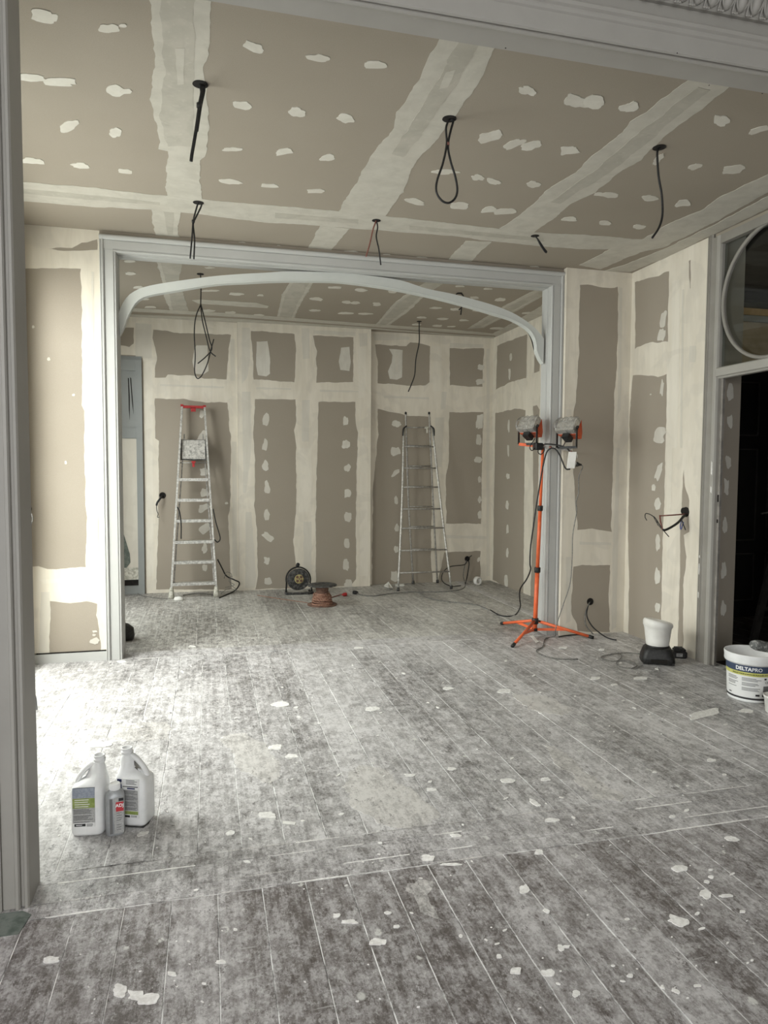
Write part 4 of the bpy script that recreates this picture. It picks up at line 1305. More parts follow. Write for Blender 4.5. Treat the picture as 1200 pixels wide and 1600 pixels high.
tb.obox(c+Vector((0, -0.01, -0.030)), (0.026, 0, 0), (0, 0.016, 0), (0, 0, 0.022))
tb.obox(c+Vector((-hx+0.012, -0.01, 0.014)), (0.016, 0, 0), (0, 0.03, 0), (0, 0, 0.010)).obox(c+Vector((hx-0.012, -0.01, 0.010)), (0.016, 0, 0), (0, 0.03, 0), (0, 0, 0.010))
obj('top_bar', tb, 'red', t, 'red plastic hand rest')
# folded rear legs and straps
obj('rear_leg', MB().bar(lad(0.06)+Vector((0.02, 0.045, 0)), tl+Vector((0.02, 0.04, -0.30)), 0.02, 0.014), 'alu_dk', t)
obj('rear_leg', MB().bar(fr.lerp(tr, 0.06)+Vector((-0.02, 0.045, 0)), tr+Vector((-0.02, 0.04, -0.30)), 0.02, 0.014), 'alu_dk', t)
ys_ = 7.86
obj('strap', MB().tube(bez([at(277, 792, 'y', ys_), at(281, 802, 'y', ys_), at(283, 820, 'y', ys_), at(283, 842, 'y', ys_)], 6), 0.0065, 6), 'black', t)
obj('strap', MB().tube(bez([at(333, 795, 'y', ys_), at(337, 815, 'y', ys_), at(342, 832, 'y', ys_), at(344, 842, 'y', ys_), at(340, 847, 'y', ys_), at(335, 843, 'y', ys_)], 6), 0.0065, 6), 'black', t)
cable('floor_cable', [at(340, 874, 'y', 7.95), at(347, 888, 'y', 7.95), at(354, 900, 'y', 7.95), at(366, 906, 'y', 7.96), at(374, 911, 'y', 7.98), onfloor(368, 922, 0.02), onfloor(352, 930, 0.006), onfloor(343, 934, 0.006)], 0.0075, 'black',
      'black cable looping from the stepladder to its right foot', 'cable')
for i, pts in enumerate(([(350, 904), (354, 894), (362, 898), (358, 908), (366, 914), (352, 918)], [(345, 928), (356, 920), (370, 922), (360, 912), (363, 900)])):
    cable('floor_wire', [at(u, v, 'y', 7.93) for u, v in pts], 0.0028, 'greycable', ('thin grey wire tangle beside the stepladder foot, upper coil', 'thin grey wire tangle beside the stepladder foot, lower coil')[i], 'wire')
p = onfloor(279, 938)
ch = MB().sections([(p.x, p.y, 0.0, 0.050, 0.030, 2.4), (p.x+0.005, p.y, 0.018, 0.052, 0.032, 2.2), (p.x-0.005, p.y, 0.035, 0.034, 0.022, 2.2), (p.x, p.y, 0.042, 0.012, 0.008, 2)], 14)
for q in ch.v:
    q += Vector((1, 1, 0.5))*(noise.noise(q*45)*0.008)
    q.z = max(q.z, 0.0)
single('plaster_lump', ch, 'paper', 'small white lump of plaster on the floor by the stepladder foot', 'debris')

# ---- double ladder (right)
g = 'rungs'
t = thing('double_ladder', 'worn aluminium double ladder opened in front of the far right wall', 'ladder', (2.45, 7.95, 0))
FA, FB = onfloor(622, 922), onfloor(705, 921.5)
yf = (FA.y+FB.y)/2
FA, FB = at(622, 922, 'y', yf), at(705, 921.5, 'y', yf)
FA.z = FB.z = 0.012
TA, TB = at(631, 668, 'y', 8.03), at(675.5, 668, 'y', 8.03)
BA, BB = at(645.6, 912, 'y', 8.19), at(683.5, 911.5, 'y', 8.19)
BA.z = BB.z = 0.012
UA, UB = at(634, 645, 'y', 8.02), at(670.5, 645, 'y', 8.02)
MA, MB_ = at(634.5, 668, 'y', 8.04), at(671.5, 668, 'y', 8.04)


def stile(pts, r, name='stile', m_='alu_dk'):
    obj(name, MB().tube(bez(pts, 6), r, 8), m_, t)


stile([FA, at(628, 790, 'y', FA.y+(TA.y-FA.y)*0.5), TA], 0.013, m_='alu')
stile([FB, at(689, 790, 'y', FB.y+(TB.y-FB.y)*0.5), TB], 0.013, m_='alu')
stile([BA, at(638.5, 790, 'y', 8.12), MA, UA], 0.011)
stile([BB, at(677, 790, 'y', 8.12), MB_, UB], 0.011)
for q in (FA, FB, BA, BB):
    obj('rubber_foot', MB().lathe([(0.017, -0.012), (0.018, 0.0), (0.016, 0.03)], q, 12), 'blackdust', t)
for q in (UA, UB):
    obj('end_cap', MB().lathe([(0.0135, -0.02), (0.0135, 0.006), (0.006, 0.012)], q, 10), 'black', t)


def along(P, v, n=30):
    lo, hi = 0.0, 1.0
    pts = resamp(P, 60)
    best = min(pts, key=lambda q: abs((800-FOC*(q-EYE).dot(Up)/(q-EYE).dot(Fw))-v))
    return best.copy()


lA = bez([FA, at(628, 790, 'y', FA.y+(TA.y-FA.y)*0.5), TA], 10)
lB = bez([FB, at(689, 790, 'y', FB.y+(TB.y-FB.y)*0.5), TB], 10)
rA = bez([BA, at(638.5, 790, 'y', 8.12), MA, UA], 10)
rB = bez([BB, at(677, 790, 'y', 8.12), MB_, UB], 10)
for v in (697.5, 729.8, 761.9, 795, 827.5, 861.7, 895.5):
    a, b = along(lA, v), along(lB, v)
    b.z = a.z
    obj('rung', MB().tube([a, b], 0.0095, 8), 'alu_dk', t)
    a, b = along(rA, v-3), along(rB, v-3)
    b.z = a.z
    if v < 880:
        obj('rung', MB().tube([a, b], 0.008, 8), 'alu_dk', t)
obj('rung', MB().tube([MA, MB_], 0.009, 8), 'alu_dk', t)
obj('hinge_hook', MB().tube(bez([TA+Vector((-0.018, -0.02, -0.10)), TA+Vector((-0.012, -0.025, -0.02)), TA+Vector((0.03, -0.02, 0.02))], 6), 0.009, 8), 'black', t)
obj('hinge_hook', MB().tube(bez([TB+Vector((0.018, -0.02, -0.10)), TB+Vector((0.012, -0.025, -0.02)), TB+Vector((-0.03, -0.02, 0.02))], 6), 0.009, 8), 'black', t)
c = at(667, 668, 'y', 7.98)
obj('rope_knot', MB().lathe([(0.004, -0.03), (0.012, -0.015), (0.013, 0.01), (0.005, 0.03)], c, 8, (1, 0, 0.2)).lathe([(0.010, -0.055), (0.012, 0.0)], c+Vector((0.005, 0, -0.01)), 8), 'foot', t)

# ---- extension cable reel
p = onfloor(469, 927)
c = at(467, 905, 'y', p.y-0.01)
t = thing('cable_reel', 'black extension cable reel with round yellow socket plate by the far wall', 'cable reel', (p.x, p.y, 0))
ax = Vector((0.06, -1, 0.22)).normalized()
Rr = 0.118
obj('drum', MB().lathe([(0.055, 0.01), (0.055, 0.085)], c-ax*0.085+ax*0.0, 24, ax), 'black', t)
for s_ in (-0.085, 0.0):
    obj('flange', MB().lathe([(Rr, 0.0), (Rr+0.003, 0.004), (Rr, 0.010), (Rr-0.012, 0.008), (0.05, 0.011)], c+ax*s_, 36, ax), 'blackdust', t)
q = MB()
for k in range(7):
    rr = [c-ax*(0.012+0.010*k)+(Rr-0.028)*(math.cos(a)*ax.orthogonal().normalized()+math.sin(a)*ax.cross(ax.orthogonal().normalized())) for a in [2*math.pi*i/28 for i in range(28)]]
    q.tube(rr, 0.006, 6, closed=True)
obj('wound_cable', q, 'black', t)
sp = obj('socket_plate', MB().lathe([(0.052, 0.0), (0.052, 0.014), (0.046, 0.018)], c+ax*0.010, 28, ax), 'ochre', t)
ux = Vector((1, 0.06, 0)).normalized()
uz = ax.cross(ux).normalized()
if uz.z < 0:
    uz = -uz
for i in (-1, 1):
    for j in (-1, 1):
        obj('socket', MB().lathe([(0.0155, 0.0), (0.0155, 0.002)], c+ax*0.028+ux*(0.021*i)+uz*(0.021*j), 16, ax), 'core', sp)
obj('centre_knob', MB().lathe([(0.006, 0), (0.006, 0.006)], c+ax*0.028, 10, ax), 'black', sp)
fr_ = []
for k in range(25):
    a = math.pi*(k/24)*1.18-math.pi*0.09
    fr_.append(c+ax*(-0.035)+ux*(math.cos(a)*(Rr+0.022))+uz*(math.sin(a)*(Rr+0.022)))
gl = Vector((c.x-0.15, p.y-0.03, 0.014)); gr = Vector((c.x+0.15, p.y-0.03, 0.014))
obj('stand', MB().tube([gl]+[fr_[-1]+Vector((0, 0, -0.01))]+fr_[::-1]+[gr], 0.009, 8), 'black', t)
obj('stand_foot', MB().tube(bez([gl+Vector((0.02, 0.12, 0)), gl, gl+Vector((0.03, -0.05, 0)), gr+Vector((-0.03, -0.05, 0)), gr, gr+Vector((-0.02, 0.12, 0))], 5), 0.013, 8), 'blackdust', t)
hc = c-ax*0.035+uz*(Rr+0.024)
obj('handle', MB().tube(bez([hc+ux*-0.012, hc+Vector((-0.014, 0, 0.02)), hc+Vector((-0.005, 0, 0.038)), hc+Vector((0.012, 0, 0.034)), hc+Vector((0.014, 0, 0.012))], 5), [0.009]*21, 8).lathe([(0.004, 0), (0.014, 0.008), (0.016, 0.022), (0.010, 0.034)], hc, 10), 'black', t)
obj('lead', MB().tube(bez([c-ux*(Rr+0.02)+Vector((0, -0.02, 0.02)), at(447, 912, 'y', p.y-0.08), onfloor(447, 924, 0.006), onfloor(452, 929, 0.006)], 6), 0.005, 6), 'black', t)

# ---- wire spool
p = onfloor(502, 949)
t = thing('wire_spool', 'upright wooden spool wound with terracotta wire under a black flange', 'spool', (p.x, p.y+0.13, 0))
c = Vector((p.x+0.03, p.y+0.13, 0))
ztop = at(502, 913, 'y', c.y).z
obj('bottom_flange', MB().lathe([(0.152, 0), (0.154, 0.006), (0.152, 0.012), (0.06, 0.013)], c, 40), 'core', t)
obj('core', MB().lathe([(0.085, 0.012), (0.066, 0.05), (0.060, ztop*0.6), (0.068, ztop*0.85), (0.074, ztop-0.012)], c, 32), 'core', t)
tf = obj('top_flange', MB().lathe([(0.05, ztop-0.014), (0.150, ztop-0.014), (0.154, ztop-0.008), (0.150, ztop-0.001), (0.075, ztop), (0.073, ztop-0.004), (0.03, ztop-0.004)], c, 40), 'blackdust', t)
obj('hub_hole', MB().lathe([(0.02, 0), (0.02, 0.001)], c+Vector((0, 0, ztop-0.0042)), 16), 'black', tf)
q = MB()
z = 0.018
turn = []
r_ = random.Random(5)
zz = 0.018
while zz < ztop*0.62:
    tl_x, tl_y = r_.uniform(-0.06, 0.06), r_.uniform(-0.06, 0.06)
    rad = 0.106-0.035*(zz/(ztop*0.62))**1.6+r_.uniform(-0.004, 0.004)
    q.tube([c+Vector((math.cos(a)*rad, math.sin(a)*rad, zz+rad*(math.cos(a)*tl_x+math.sin(a)*tl_y))) for a in [2*math.pi*i/30 for i in range(30)]], 0.0042, 6, closed=True)
    zz += 0.0085
obj('wound_wire', q, 'rope', t, 'terracotta coloured wire winding')
q = MB()
for k in range(6):
    tlx = r_.uniform(0.2, 0.5)*r_.choice((-1, 1))
    zc = 0.05+0.012*k
    rad = 0.106-0.02*(k/6)
    ph = r_.uniform(0, 6)
    q.tube([c+Vector((math.cos(a)*rad, math.sin(a)*rad, max(0.016, zc+rad*tlx*math.cos(a+ph)*0.5))) for a in [2*math.pi*i/30 for i in range(30)]], 0.0036, 6, closed=True)
obj('loose_wire', q, 'labelyellow' and 'rope', t)
# extension lead with red plug / black connector
pl_ = [onfloor(516, 934, 0.006), onfloor(523, 932, 0.006), onfloor(529, 930, 0.008), onfloor(534, 929, 0.016)]
t = thing('extension_lead', 'red plug on a short red lead beside the wire spool', 'cable', (onfloor(538, 929).x, onfloor(538, 929).y, 0))
obj('lead', MB().tube(bez(pl_, 6), 0.006, 7), 'redbrown', t)
pp = onfloor(537, 929, 0.02)
obj('plug', MB().lathe([(0.007, -0.02), (0.016, -0.006), (0.020, 0.006), (0.020, 0.032), (0.017, 0.036)], pp, 14, (0.97, 0.2, 0.05)), 'red', t)
pts = [onfloor(557, 926, 0.018), onfloor(566, 930, 0.007), onfloor(585, 931, 0.006), onfloor(605, 928, 0.006), onfloor(640, 925, 0.006), onfloor(655, 926, 0.006), onfloor(668, 934, 0.006), onfloor(700, 940, 0.006), onfloor(740, 944, 0.006), onfloor(760, 951, 0.006), onfloor(764, 953, 0.006)]
t = thing('extension_lead', 'long dusty black lead with connector trailing across the far floor', 'cable', (pts[0].x, pts[0].y, 0))
obj('lead', MB().tube(bez(pts, 6), 0.0052, 7), 'greycable', t)
obj('connector', MB().lathe([(0.016, -0.035), (0.021, -0.02), (0.021, 0.008), (0.010, 0.030)], pts[0]+Vector((-0.01, 0, 0.003)), 14, (0.95, -0.2, -0.08)), 'black', t)
cable('floor_wire', [onfloor(402, 930, 0.004), onfloor(440, 936, 0.004), onfloor(475, 941, 0.004), onfloor(486, 943, 0.004)], 0.0035, 'rope', 'thin terracotta wire trailing left from the spool', 'wire')
cable('floor_wire', [onfloor(212, 926, 0.005), onfloor(228, 932, 0.005), onfloor(262, 936, 0.005)], 0.004, 'greycable', 'dark thin wire on the floor left of the stepladder', 'wire')
cable('floor_wire', [onfloor(286, 930, 0.005), onfloor(310, 927, 0.005), onfloor(338, 930, 0.005)], 0.004, 'greycable', 'dark thin wire on the floor between the stepladder feet', 'wire')

# ---- tape roll and paper scraps
p = onfloor(745, 914)
t = thing('tape_roll', 'white paper joint tape roll standing against the far right corner', 'tape', (p.x, p.y, 0))
axr = Vector((0.35, -0.9, 0)).normalized()
cc = Vector((p.x, p.y+0.02, 0.052))
obj('roll', MB().lathe([(0.030, 0.0), (0.051, 0.0), (0.051, 0.05), (0.030, 0.05), (0.030, 0.0)], cc, 26, axr, cap0=False, cap1=False), 'paper', t)
obj('loose_end', MB().obox(cc+Vector((0.045, -0.02, -0.035)), (0.022, 0.004, -0.012), (0, 0.022, 0), (0, 0, 0.001)), 'paper', t)


def scrap(pix, label, thick=0.003, lift=0.0, m_='paper'):
    P = [onfloor(u, v, 0.0016) for u, v in pix]
    n = len(P)
    vs = [q+Vector((0, 0, lift*(k % 2))) for k, q in enumerate(P)]+[q+Vector((0, 0, thick+lift*(k % 2))) for k, q in enumerate(P)]
    fs = [list(range(n-1, -1, -1)), list(range(n, 2*n))]+[(i, (i+1) % n, n+(i+1) % n, n+i) for i in range(n)]
    return single('paper_scrap', MB().add(vs, fs), m_, label, 'debris')


scrap([(600, 916), (607, 914), (614, 920), (607, 923)], 'crumpled white scrap on the floor left of the double ladder', 0.012, 0.03)
scrap([(617, 913.5), (631, 913), (632, 915.5), (618, 916)], 'white scrap lying against the far wall beneath the double ladder', 0.01, 0.0)
scrap([(829, 994), (833, 993), (842, 1003), (838, 1005)], 'cream paper strip on the floor under the orange tripod', 0.003, 0.0)
scrap([(441, 1287.5), (442, 1283), (462, 1284.5), (461, 1289)], 'tiny white paper square on the middle of the floor', 0.001, 0.0)

# ---- orange tripod work light
C0 = Vector((2.685, 5.33, 0))
t = thing('tripod_work_light', 'orange tripod stand carrying two orange-backed floodlights by the arch jamb', 'work light', C0)
base = at(835.5, 986, 'y', 5.33)
top = at(848.5, 694, 'y', 5.33)
m1_ = base.lerp(top, 0.33); m2_ = base.lerp(top, 0.66)
obj('pole', MB().tube([base, m1_], 0.0185, 14), 'orange', t)
obj('pole', MB().tube([m1_, m2_], 0.0155, 14), 'orange', t)
obj('pole', MB().tube([m2_, top], 0.0125, 14), 'orange', t)
dirp = (top-base).normalized()
for q, r in ((m1_, 0.024), (m2_, 0.021)):
    obj('collar', MB().lathe([(r, -0.022), (r+0.002, -0.018), (r+0.002, 0.018), (r, 0.022)], q, 16, dirp).lathe([(0.007, 0), (0.009, 0.03)], q, 8, (-0.6, -0.7, 0)), 'black', t)
hub = at(839, 970, 'y', 5.33)
hub.x = base.lerp(top, 0.06).x
obj('hub', MB().lathe([(0.024, -0.025), (0.028, -0.02), (0.028, 0.02), (0.024, 0.025)], hub, 16).lathe([(0.008, 0), (0.008, 0.045)], hub, 8, (0.8, -0.6, 0)), 'black', t)
obj('hub', MB().lathe([(0.022, -0.012), (0.022, 0.012)], base+Vector((0, 0, 0.014)), 16), 'black', t)
for (u, v) in ((784, 974), (801, 1009), (926, 996)):
    f = onfloor(u, v, 0.013)
    d = (f-hub)
    leg = obj('leg', MB().tube([hub+Vector((d.x, d.y, 0)).normalized()*0.02, f], 0.0125, 10), 'orange', t)
    obj('rubber_foot', MB().tube([f-d.normalized()*0.035, f+d.normalized()*0.008], 0.0145, 10), 'black', leg)
    mid = hub.lerp(f, 0.52)
    obj('brace', MB().bar(base+Vector((0, 0, 0.014)), mid, 0.022, 0.006, (0, 0, 1)), 'orange', t)
bl, br = at(811, 694, 'y', 5.42), at(893, 703, 'y', 5.17)
jc = bl.lerp(br, 0.36)
obj('crossbar', MB().bar(bl, jc, 0.024, 0.024, (0, 0, 1)), 'orange', t, 'orange left arm of the crossbar')
obj('crossbar', MB().bar(jc, br, 0.022, 0.022, (0, 0, 1)), 'alu_dk', t, 'dull right arm of the crossbar')
jb = at(839.5, 697.5, 'y', 5.30)
obj('junction_box', MB().box(jb.x-0.034, jb.x+0.034, jb.y-0.045, jb.y+0.02, jb.z-0.030, jb.z+0.028, 0.006), 'black', t, 'dark junction box on the crossbar')


def flood(cx_px, bar_pt, yy):
    """floodlight seen from the side: glass and wire cage to the left, orange back to the right"""
    (u, v) = cx_px
    c = at(u, v, 'y', yy)
    k = yy*1.0/FOC*1.08
    root = obj('floodlight_housing', MB(), 'reflector', t)
    fd = Vector((-0.72, -0.36, 0.50)).normalized()
    sd = Vector((0.42, -0.90, 0)).normalized()
    ud = fd.cross(sd).normalized()
    if ud.z < 0:
        ud = -ud
    def P(a, b, d):
        return c+fd*a+sd*b+ud*d
    w, h = 0.085, 0.062
    # silver front box
    vs = [P(0.035, -w, -h), P(0.035, w, -h), P(0.035, w, h), P(0.035, -w, h), P(-0.025, -w, -h), P(-0.025, w, -h), P(-0.025, w, h), P(-0.025, -w, h)]
    root.data = bpy.data.meshes.new('floodlight_housing')
    off = C0
    root.data.from_pydata([q_-off for q_ in vs], [], [(4, 5, 6, 7), (0, 1, 5, 4), (1, 2, 6, 5), (2, 3, 7, 6), (3, 0, 4, 7)])
    root.data.materials.append(M['reflector'])
    obj('glass', MB().add([P(0.036, -w, -h), P(0.036, w, -h), P(0.036, w, h), P(0.036, -w, h)], [(0, 1, 2, 3)]), 'reflector', root)
    b = MB()
    vs = [P(-0.022, -w-.004, -h-.004), P(-0.022, w+.004, -h-.004), P(-0.022, w+.004, h+.004), P(-0.022, -w-.004, h+.004), P(-0.115, -w*0.94, -h*0.80), P(-0.115, w*0.94, -h*0.80), P(-0.100, w*0.92, -h*0.05), P(-0.100, -w*0.92, -h*0.05)]
    b.add(vs, [(0, 3, 2, 1), (4, 5, 6, 7), (0, 1, 5, 4), (1, 2, 6, 5), (2, 3, 7, 6), (3, 0, 4, 7)])
    obj('back_shell', b, 'orange_dk', t, 'orange rear shell of the floodlight')
    for i in range(4):
        s_ = -w+0.008+(2*w-0.016)*i/3
        obj('guard_wire', MB().tube(bez([P(-0.02, s_, h+0.006), P(0.035, s_, h+0.008), P(0.060, s_, h*0.5), P(0.068, s_, 0), P(0.060, s_, -h*0.5), P(0.035, s_, -h-0.008), P(0.0, s_, -h-0.006)], 4), 0.0018, 5), 'steel', root)
    for d_, a_ in ((h*0.75, 0.052), (0.0, 0.069), (-h*0.75, 0.052)):
        obj('guard_wire', MB().tube([P(a_, -w-0.004, d_), P(a_, w+0.004, d_)], 0.0025, 5), 'steel', root)
    for s_ in (-1, 1):
        obj('guard_wire', MB().tube(bez([P(-0.02, s_*(w+0.004), h*0.7), P(0.04, s_*(w+0.006), h*0.8), P(0.066, s_*(w+0.004), 0), P(0.04, s_*(w+0.006), -h*0.8), P(-0.01, s_*(w+0.004), -h*0.7)], 4), 0.0025, 5), 'steel', root)
    obj('handle', MB().tube(bez([P(-0.02, -0.03, h+0.004), P(-0.01, -0.02, h+0.02), P(-0.01, 0.02, h+0.02), P(-0.02, 0.03, h+0.004)], 4), 0.006, 6), 'black', root)
    obj('terminal_box', MB().obox(P(-0.030, 0.01, -h-0.030), fd*0.036, sd*0.030, ud*0.020), 'black', t)
    # U bracket
    q = bar_pt
    lo_ = q+Vector((0, 0, 0.010))
    for s_ in (-1, 1):
        pv_ = P(0.01, s_*(w+0.010), -0.02)
        obj('bracket', MB().bar(Vector((pv_.x, pv_.y, lo_.z)), pv_, 0.020, 0.005, sd.cross(Vector((0, 0, 1)))), 'black', t)
        obj('bracket_knob', MB().lathe([(0.010, 0), (0.012, 0.012), (0.008, 0.016)], pv_, 10, sd*s_), 'black', t)
    a = P(0.01, -(w+0.010), 0); b2 = P(0.01, (w+0.010), 0)
    obj('bracket', MB().bar(Vector((a.x, a.y, lo_.z)), Vector((b2.x, b2.y, lo_.z)), 0.020, 0.005, (0, 0, 1)), 'black', t)
    return c


flood((827, 664), bl.lerp(br, 0.20), 5.36)
flood((888, 666), bl.lerp(br, 0.85), 5.12)
obj('lamp_lead', MB().tube(bez([at(836, 685, 'y', 5.28), at(828, 698, 'y', 5.27), at(831, 704, 'y', 5.27), at(836, 700, 'y', 5.28)], 6), 0.004, 6), 'black', t)
obj('lamp_lead', MB().tube(bez([jb+Vector((0.0, -0.02, -0.028)), at(841, 707, 'y', 5.26), at(845, 710, 'y', 5.26), at(850, 705, 'y', 5.26), at(850, 699, 'y', 5.27)], 6), 0.004, 6), 'black', t)
obj('lamp_lead', MB().tube(bez([jb+Vector((0.03, -0.02, 0.0)), at(852, 694, 'y', 5.25), at(868, 695, 'y', 5.2), at(884, 699, 'y', 5.14), at(890, 705, 'y', 5.13)], 6), 0.006, 6), 'black', t)
obj('lamp_lead', MB().tube(bez([at(880, 697, 'y', 5.10), at(884, 690, 'y', 5.08), at(887, 686, 'y', 5.08)], 6), 0.004, 6), 'black', t)
obj('cable_tie', MB().lathe([(0.010, -0.012), (0.010, 0.012)], at(860, 699, 'y', 5.22), 8, (1, -0.5, 0)), 'redbrown', t)
# feed cable down to the floor
pts = [at(861, 700, 'y', 5.21), at(854, 707, 'y', 5.24), at(848, 730, 'y', 5.26), at(843, 760, 'y', 5.27), at(838, 790, 'y', 5.27), at(833, 825, 'y', 5.27), at(829, 855, 'y', 5.28), at(828, 880, 'y', 5.28), at(829, 890, 'y', 5.29), at(823, 905, 'y', 5.36), at(813, 920, 'y', 5.46), at(812, 935, 'y', 5.60), at(813, 948, 'y', 5.8), onfloor(806, 960, 0.008), onfloor(795, 963, 0.006), onfloor(780, 961, 0.006), onfloor(766, 953, 0.006)]
obj('feed_cable', MB().tube(bez(pts, 6), 0.0062, 7), 'black', t)
pts = [at(861, 700, 'y', 5.20), at(868, 702, 'y', 5.18), at(875, 712, 'y', 5.16), at(881, 727, 'y', 5.13), at(885, 733, 'y', 5.10), at(891, 733, 'y', 5.08)]
obj('feed_cable', MB().tube(bez(pts, 6), 0.0062, 7), 'black', t)
# white socket block
c = at(893, 719, 'y', 5.08)
t = thing('socket_block', 'small white socket block hanging from the right end of the tripod crossbar', 'power strip', c)
q = MB().obox(c, (0.026, -0.008, 0), (0.010, 0.028, 0), (0.008, 0, 0.066))
obj('body', q, 'cream_pl', t)
obj('outlet', MB().lathe([(0.020, 0), (0.020, 0.006), (0.013, 0.006), (0.012, 0.001)], c+Vector((0.034, -0.012, 0.032)), 16, (1, -0.3, 0)), 'cream_pl', t)
obj('outlet', MB().lathe([(0.020, 0), (0.020, 0.006), (0.013, 0.006), (0.012, 0.001)], c+Vector((0.026, -0.012, -0.03)), 16, (1, -0.3, 0)), 'cream_pl', t)
obj('hook', MB().bar(c+Vector((0.0, 0, 0.060)), br+Vector((-0.01, 0, -0.01)), 0.018, 0.012), 'redbrown', t)
obj('plug', MB().lathe([(0.019, 0), (0.019, 0.018), (0.012, 0.030), (0.007, 0.05)], c+Vector((0.028, -0.014, -0.032)), 14, (1, -0.25, -0.12)), 'black', t)
s0_ = c+Vector((0.074, -0.026, -0.038))
pts = [s0_, s0_+Vector((0.012, 0, -0.02)), at(904.5, 745, 'y', 5.06), at(904, 770, 'y', 5.08), at(900, 785, 'y', 5.09), at(901, 800, 'y', 5.10), at(895, 835, 'y', 5.11), at(894, 870, 'y', 5.12), at(891, 910, 'y', 5.12), at(880, 945, 'y', 5.12), at(871, 972, 'y', 5.10), at(868, 985, 'y', 5.1), onfloor(867, 994, 0.008), onfloor(852, 998, 0.006), onfloor(848, 1010, 0.006), onfloor(838, 1017, 0.006), onfloor(846, 1023, 0.006), onfloor(870, 1029, 0.006), onfloor(903, 1030, 0.006)]
single('power_cable', MB().tube(bez(pts, 6), 0.0042, 6), 'greycable', 'thin cable dropping from the white socket block and curling on the floor', 'cable')
cable('floor_cable', [onfloor(873, 995, 0.006), onfloor(885, 993, 0.006), onfloor(905, 991.5, 0.006), onfloor(916, 992, 0.006)], 0.005, 'black', 'short black cable on the floor behind the right tripod leg')

# ---- white tub on black machine base, with battery
p = onfloor(1026.5, 1034)
cx, cy_ = p.x, p.y
t = thing('paste_mixer', 'off-white tapered tub standing on a squat black machine base', 'appliance', (cx, cy_, 0))
rot = Matrix.Translation((cx, cy_, 0)) @ Matrix.Rotation(math.radians(-28), 4, 'Z')
secs = [(0, 0, 0.006, 0.112, 0.098, 5), (0, 0, 0.012, 0.118, 0.104, 5), (0, 0, 0.05, 0.114, 0.100, 5), (0, 0, 0.085, 0.104, 0.092, 4), (0, 0, 0.108, 0.094, 0.084, 4), (0, 0, 0.118, 0.086, 0.078, 3)]
bs = obj('base', MB().sections(secs, 40).xform(rot), 'black', t)
ft = MB()
for i in (-1, 1):
    for j in (-1, 1):
        obj('base_foot', MB().box(i*0.085-0.022, i*0.085+0.022, j*0.072-0.022, j*0.072+0.022, 0, 0.020, 0.004).xform(rot), 'black', bs)
obj('slot', MB().box(-0.055, 0.055, -0.1075, -0.09, 0.020, 0.042).xform(rot), 'dark', bs)
obj('collar', MB().lathe([(0.080, 0.112), (0.083, 0.118), (0.083, 0.126), (0.078, 0.130)], (cx, cy_, 0), 36), 'black', t)
zt_ = at(1027, 969, 'y', cy_).z
pr = [(0.074, 0.124), (0.079, 0.130), (0.083, 0.16), (0.094, zt_-0.06), (0.099, zt_-0.045), (0.103, zt_-0.040), (0.104, zt_-0.018), (0.098, zt_-0.006), (0.088, zt_), (0.078, zt_-0.001), (0.070, zt_-0.008), (0.02, zt_-0.010)]
tub = MB().lathe(pr, (cx, cy_, 0), 44)
for q in tub.v:
    f = max(0, (q.z-zt_+0.06)/0.06)
    q.z += -0.020*f*(q.x-cx)/0.1
obj('tub', tub, 'cream_pl', t, 'off-white plastic tub with thick rolled rim')
p = onfloor(1062, 1027)
bx, by = p.x, p.y
t = thing('battery_pack', 'small black cordless tool battery beside the black machine base', 'battery', (bx, by, 0))
rot = Matrix.Translation((bx, by, 0)) @ Matrix.Rotation(math.radians(-22), 4, 'Z')
obj('case', MB().box(-0.058, 0.046, -0.038, 0.038, 0, 0.052, 0.008).box(-0.050, 0.038, -0.032, 0.032, 0.050, 0.068, 0.006).xform(rot), 'black', t)
obj('terminal_rail', MB().box(-0.04, 0.02, -0.020, -0.012, 0.067, 0.078).box(-0.04, 0.02, 0.012, 0.020, 0.067, 0.078).xform(rot), 'blackdust', t)
obj('sticker', MB().box(-0.034, 0.010, -0.0392, -0.038, 0.014, 0.038).xform(rot), 'labelgrey', t)
obj('sticker_print', MB().box(-0.030, 0.006, -0.0398, -0.0392, 0.030, 0.033).box(-0.030, -0.006, -0.0398, -0.0392, 0.021, 0.024).xform(rot), 'ink', t)
cable('floor_cable', [onfloor(1001, 1022, 0.008), onfloor(985, 1020, 0.006), onfloor(962, 1021, 0.006), onfloor(940, 1026, 0.006), onfloor(944, 1030, 0.006), onfloor(962, 1033, 0.007), onfloor(971, 1027, 0.012), onfloor(969, 1021, 0.014)], 0.0034, 'greycable', 'thin grey cord coiled left of the black machine base, far loop')
cable('floor_cable', [onfloor(1004, 1040, 0.008), onfloor(990, 1044, 0.006), onfloor(970, 1042, 0.006), onfloor(963, 1036, 0.006), onfloor(972, 1032, 0.008), onfloor(988, 1035, 0.006), onfloor(995, 1040, 0.006), onfloor(986, 1045, 0.012)], 0.0034, 'greycable', 'thin grey cord coiled left of the black machine base, near loop')

# ---- bucket of joint compound
pf = onfloor(1172, 1089)
Rb0 = 0.128
bc = Vector((pf.x, pf.y, 0))
t = thing('plaster_bucket', 'white plastic bucket of joint compound with a blue and yellow printed label', 'bucket', bc)
bh = 0.305
edge = at(1133, 1060, 'y', bc.y)
def fitr(u, v):
    return (bc-at(u, v, 'y', bc.y))
uL = at(1131.5, 1090, 'y', bc.y).x
uR2 = at(1128.5, 1018, 'y', bc.y).x
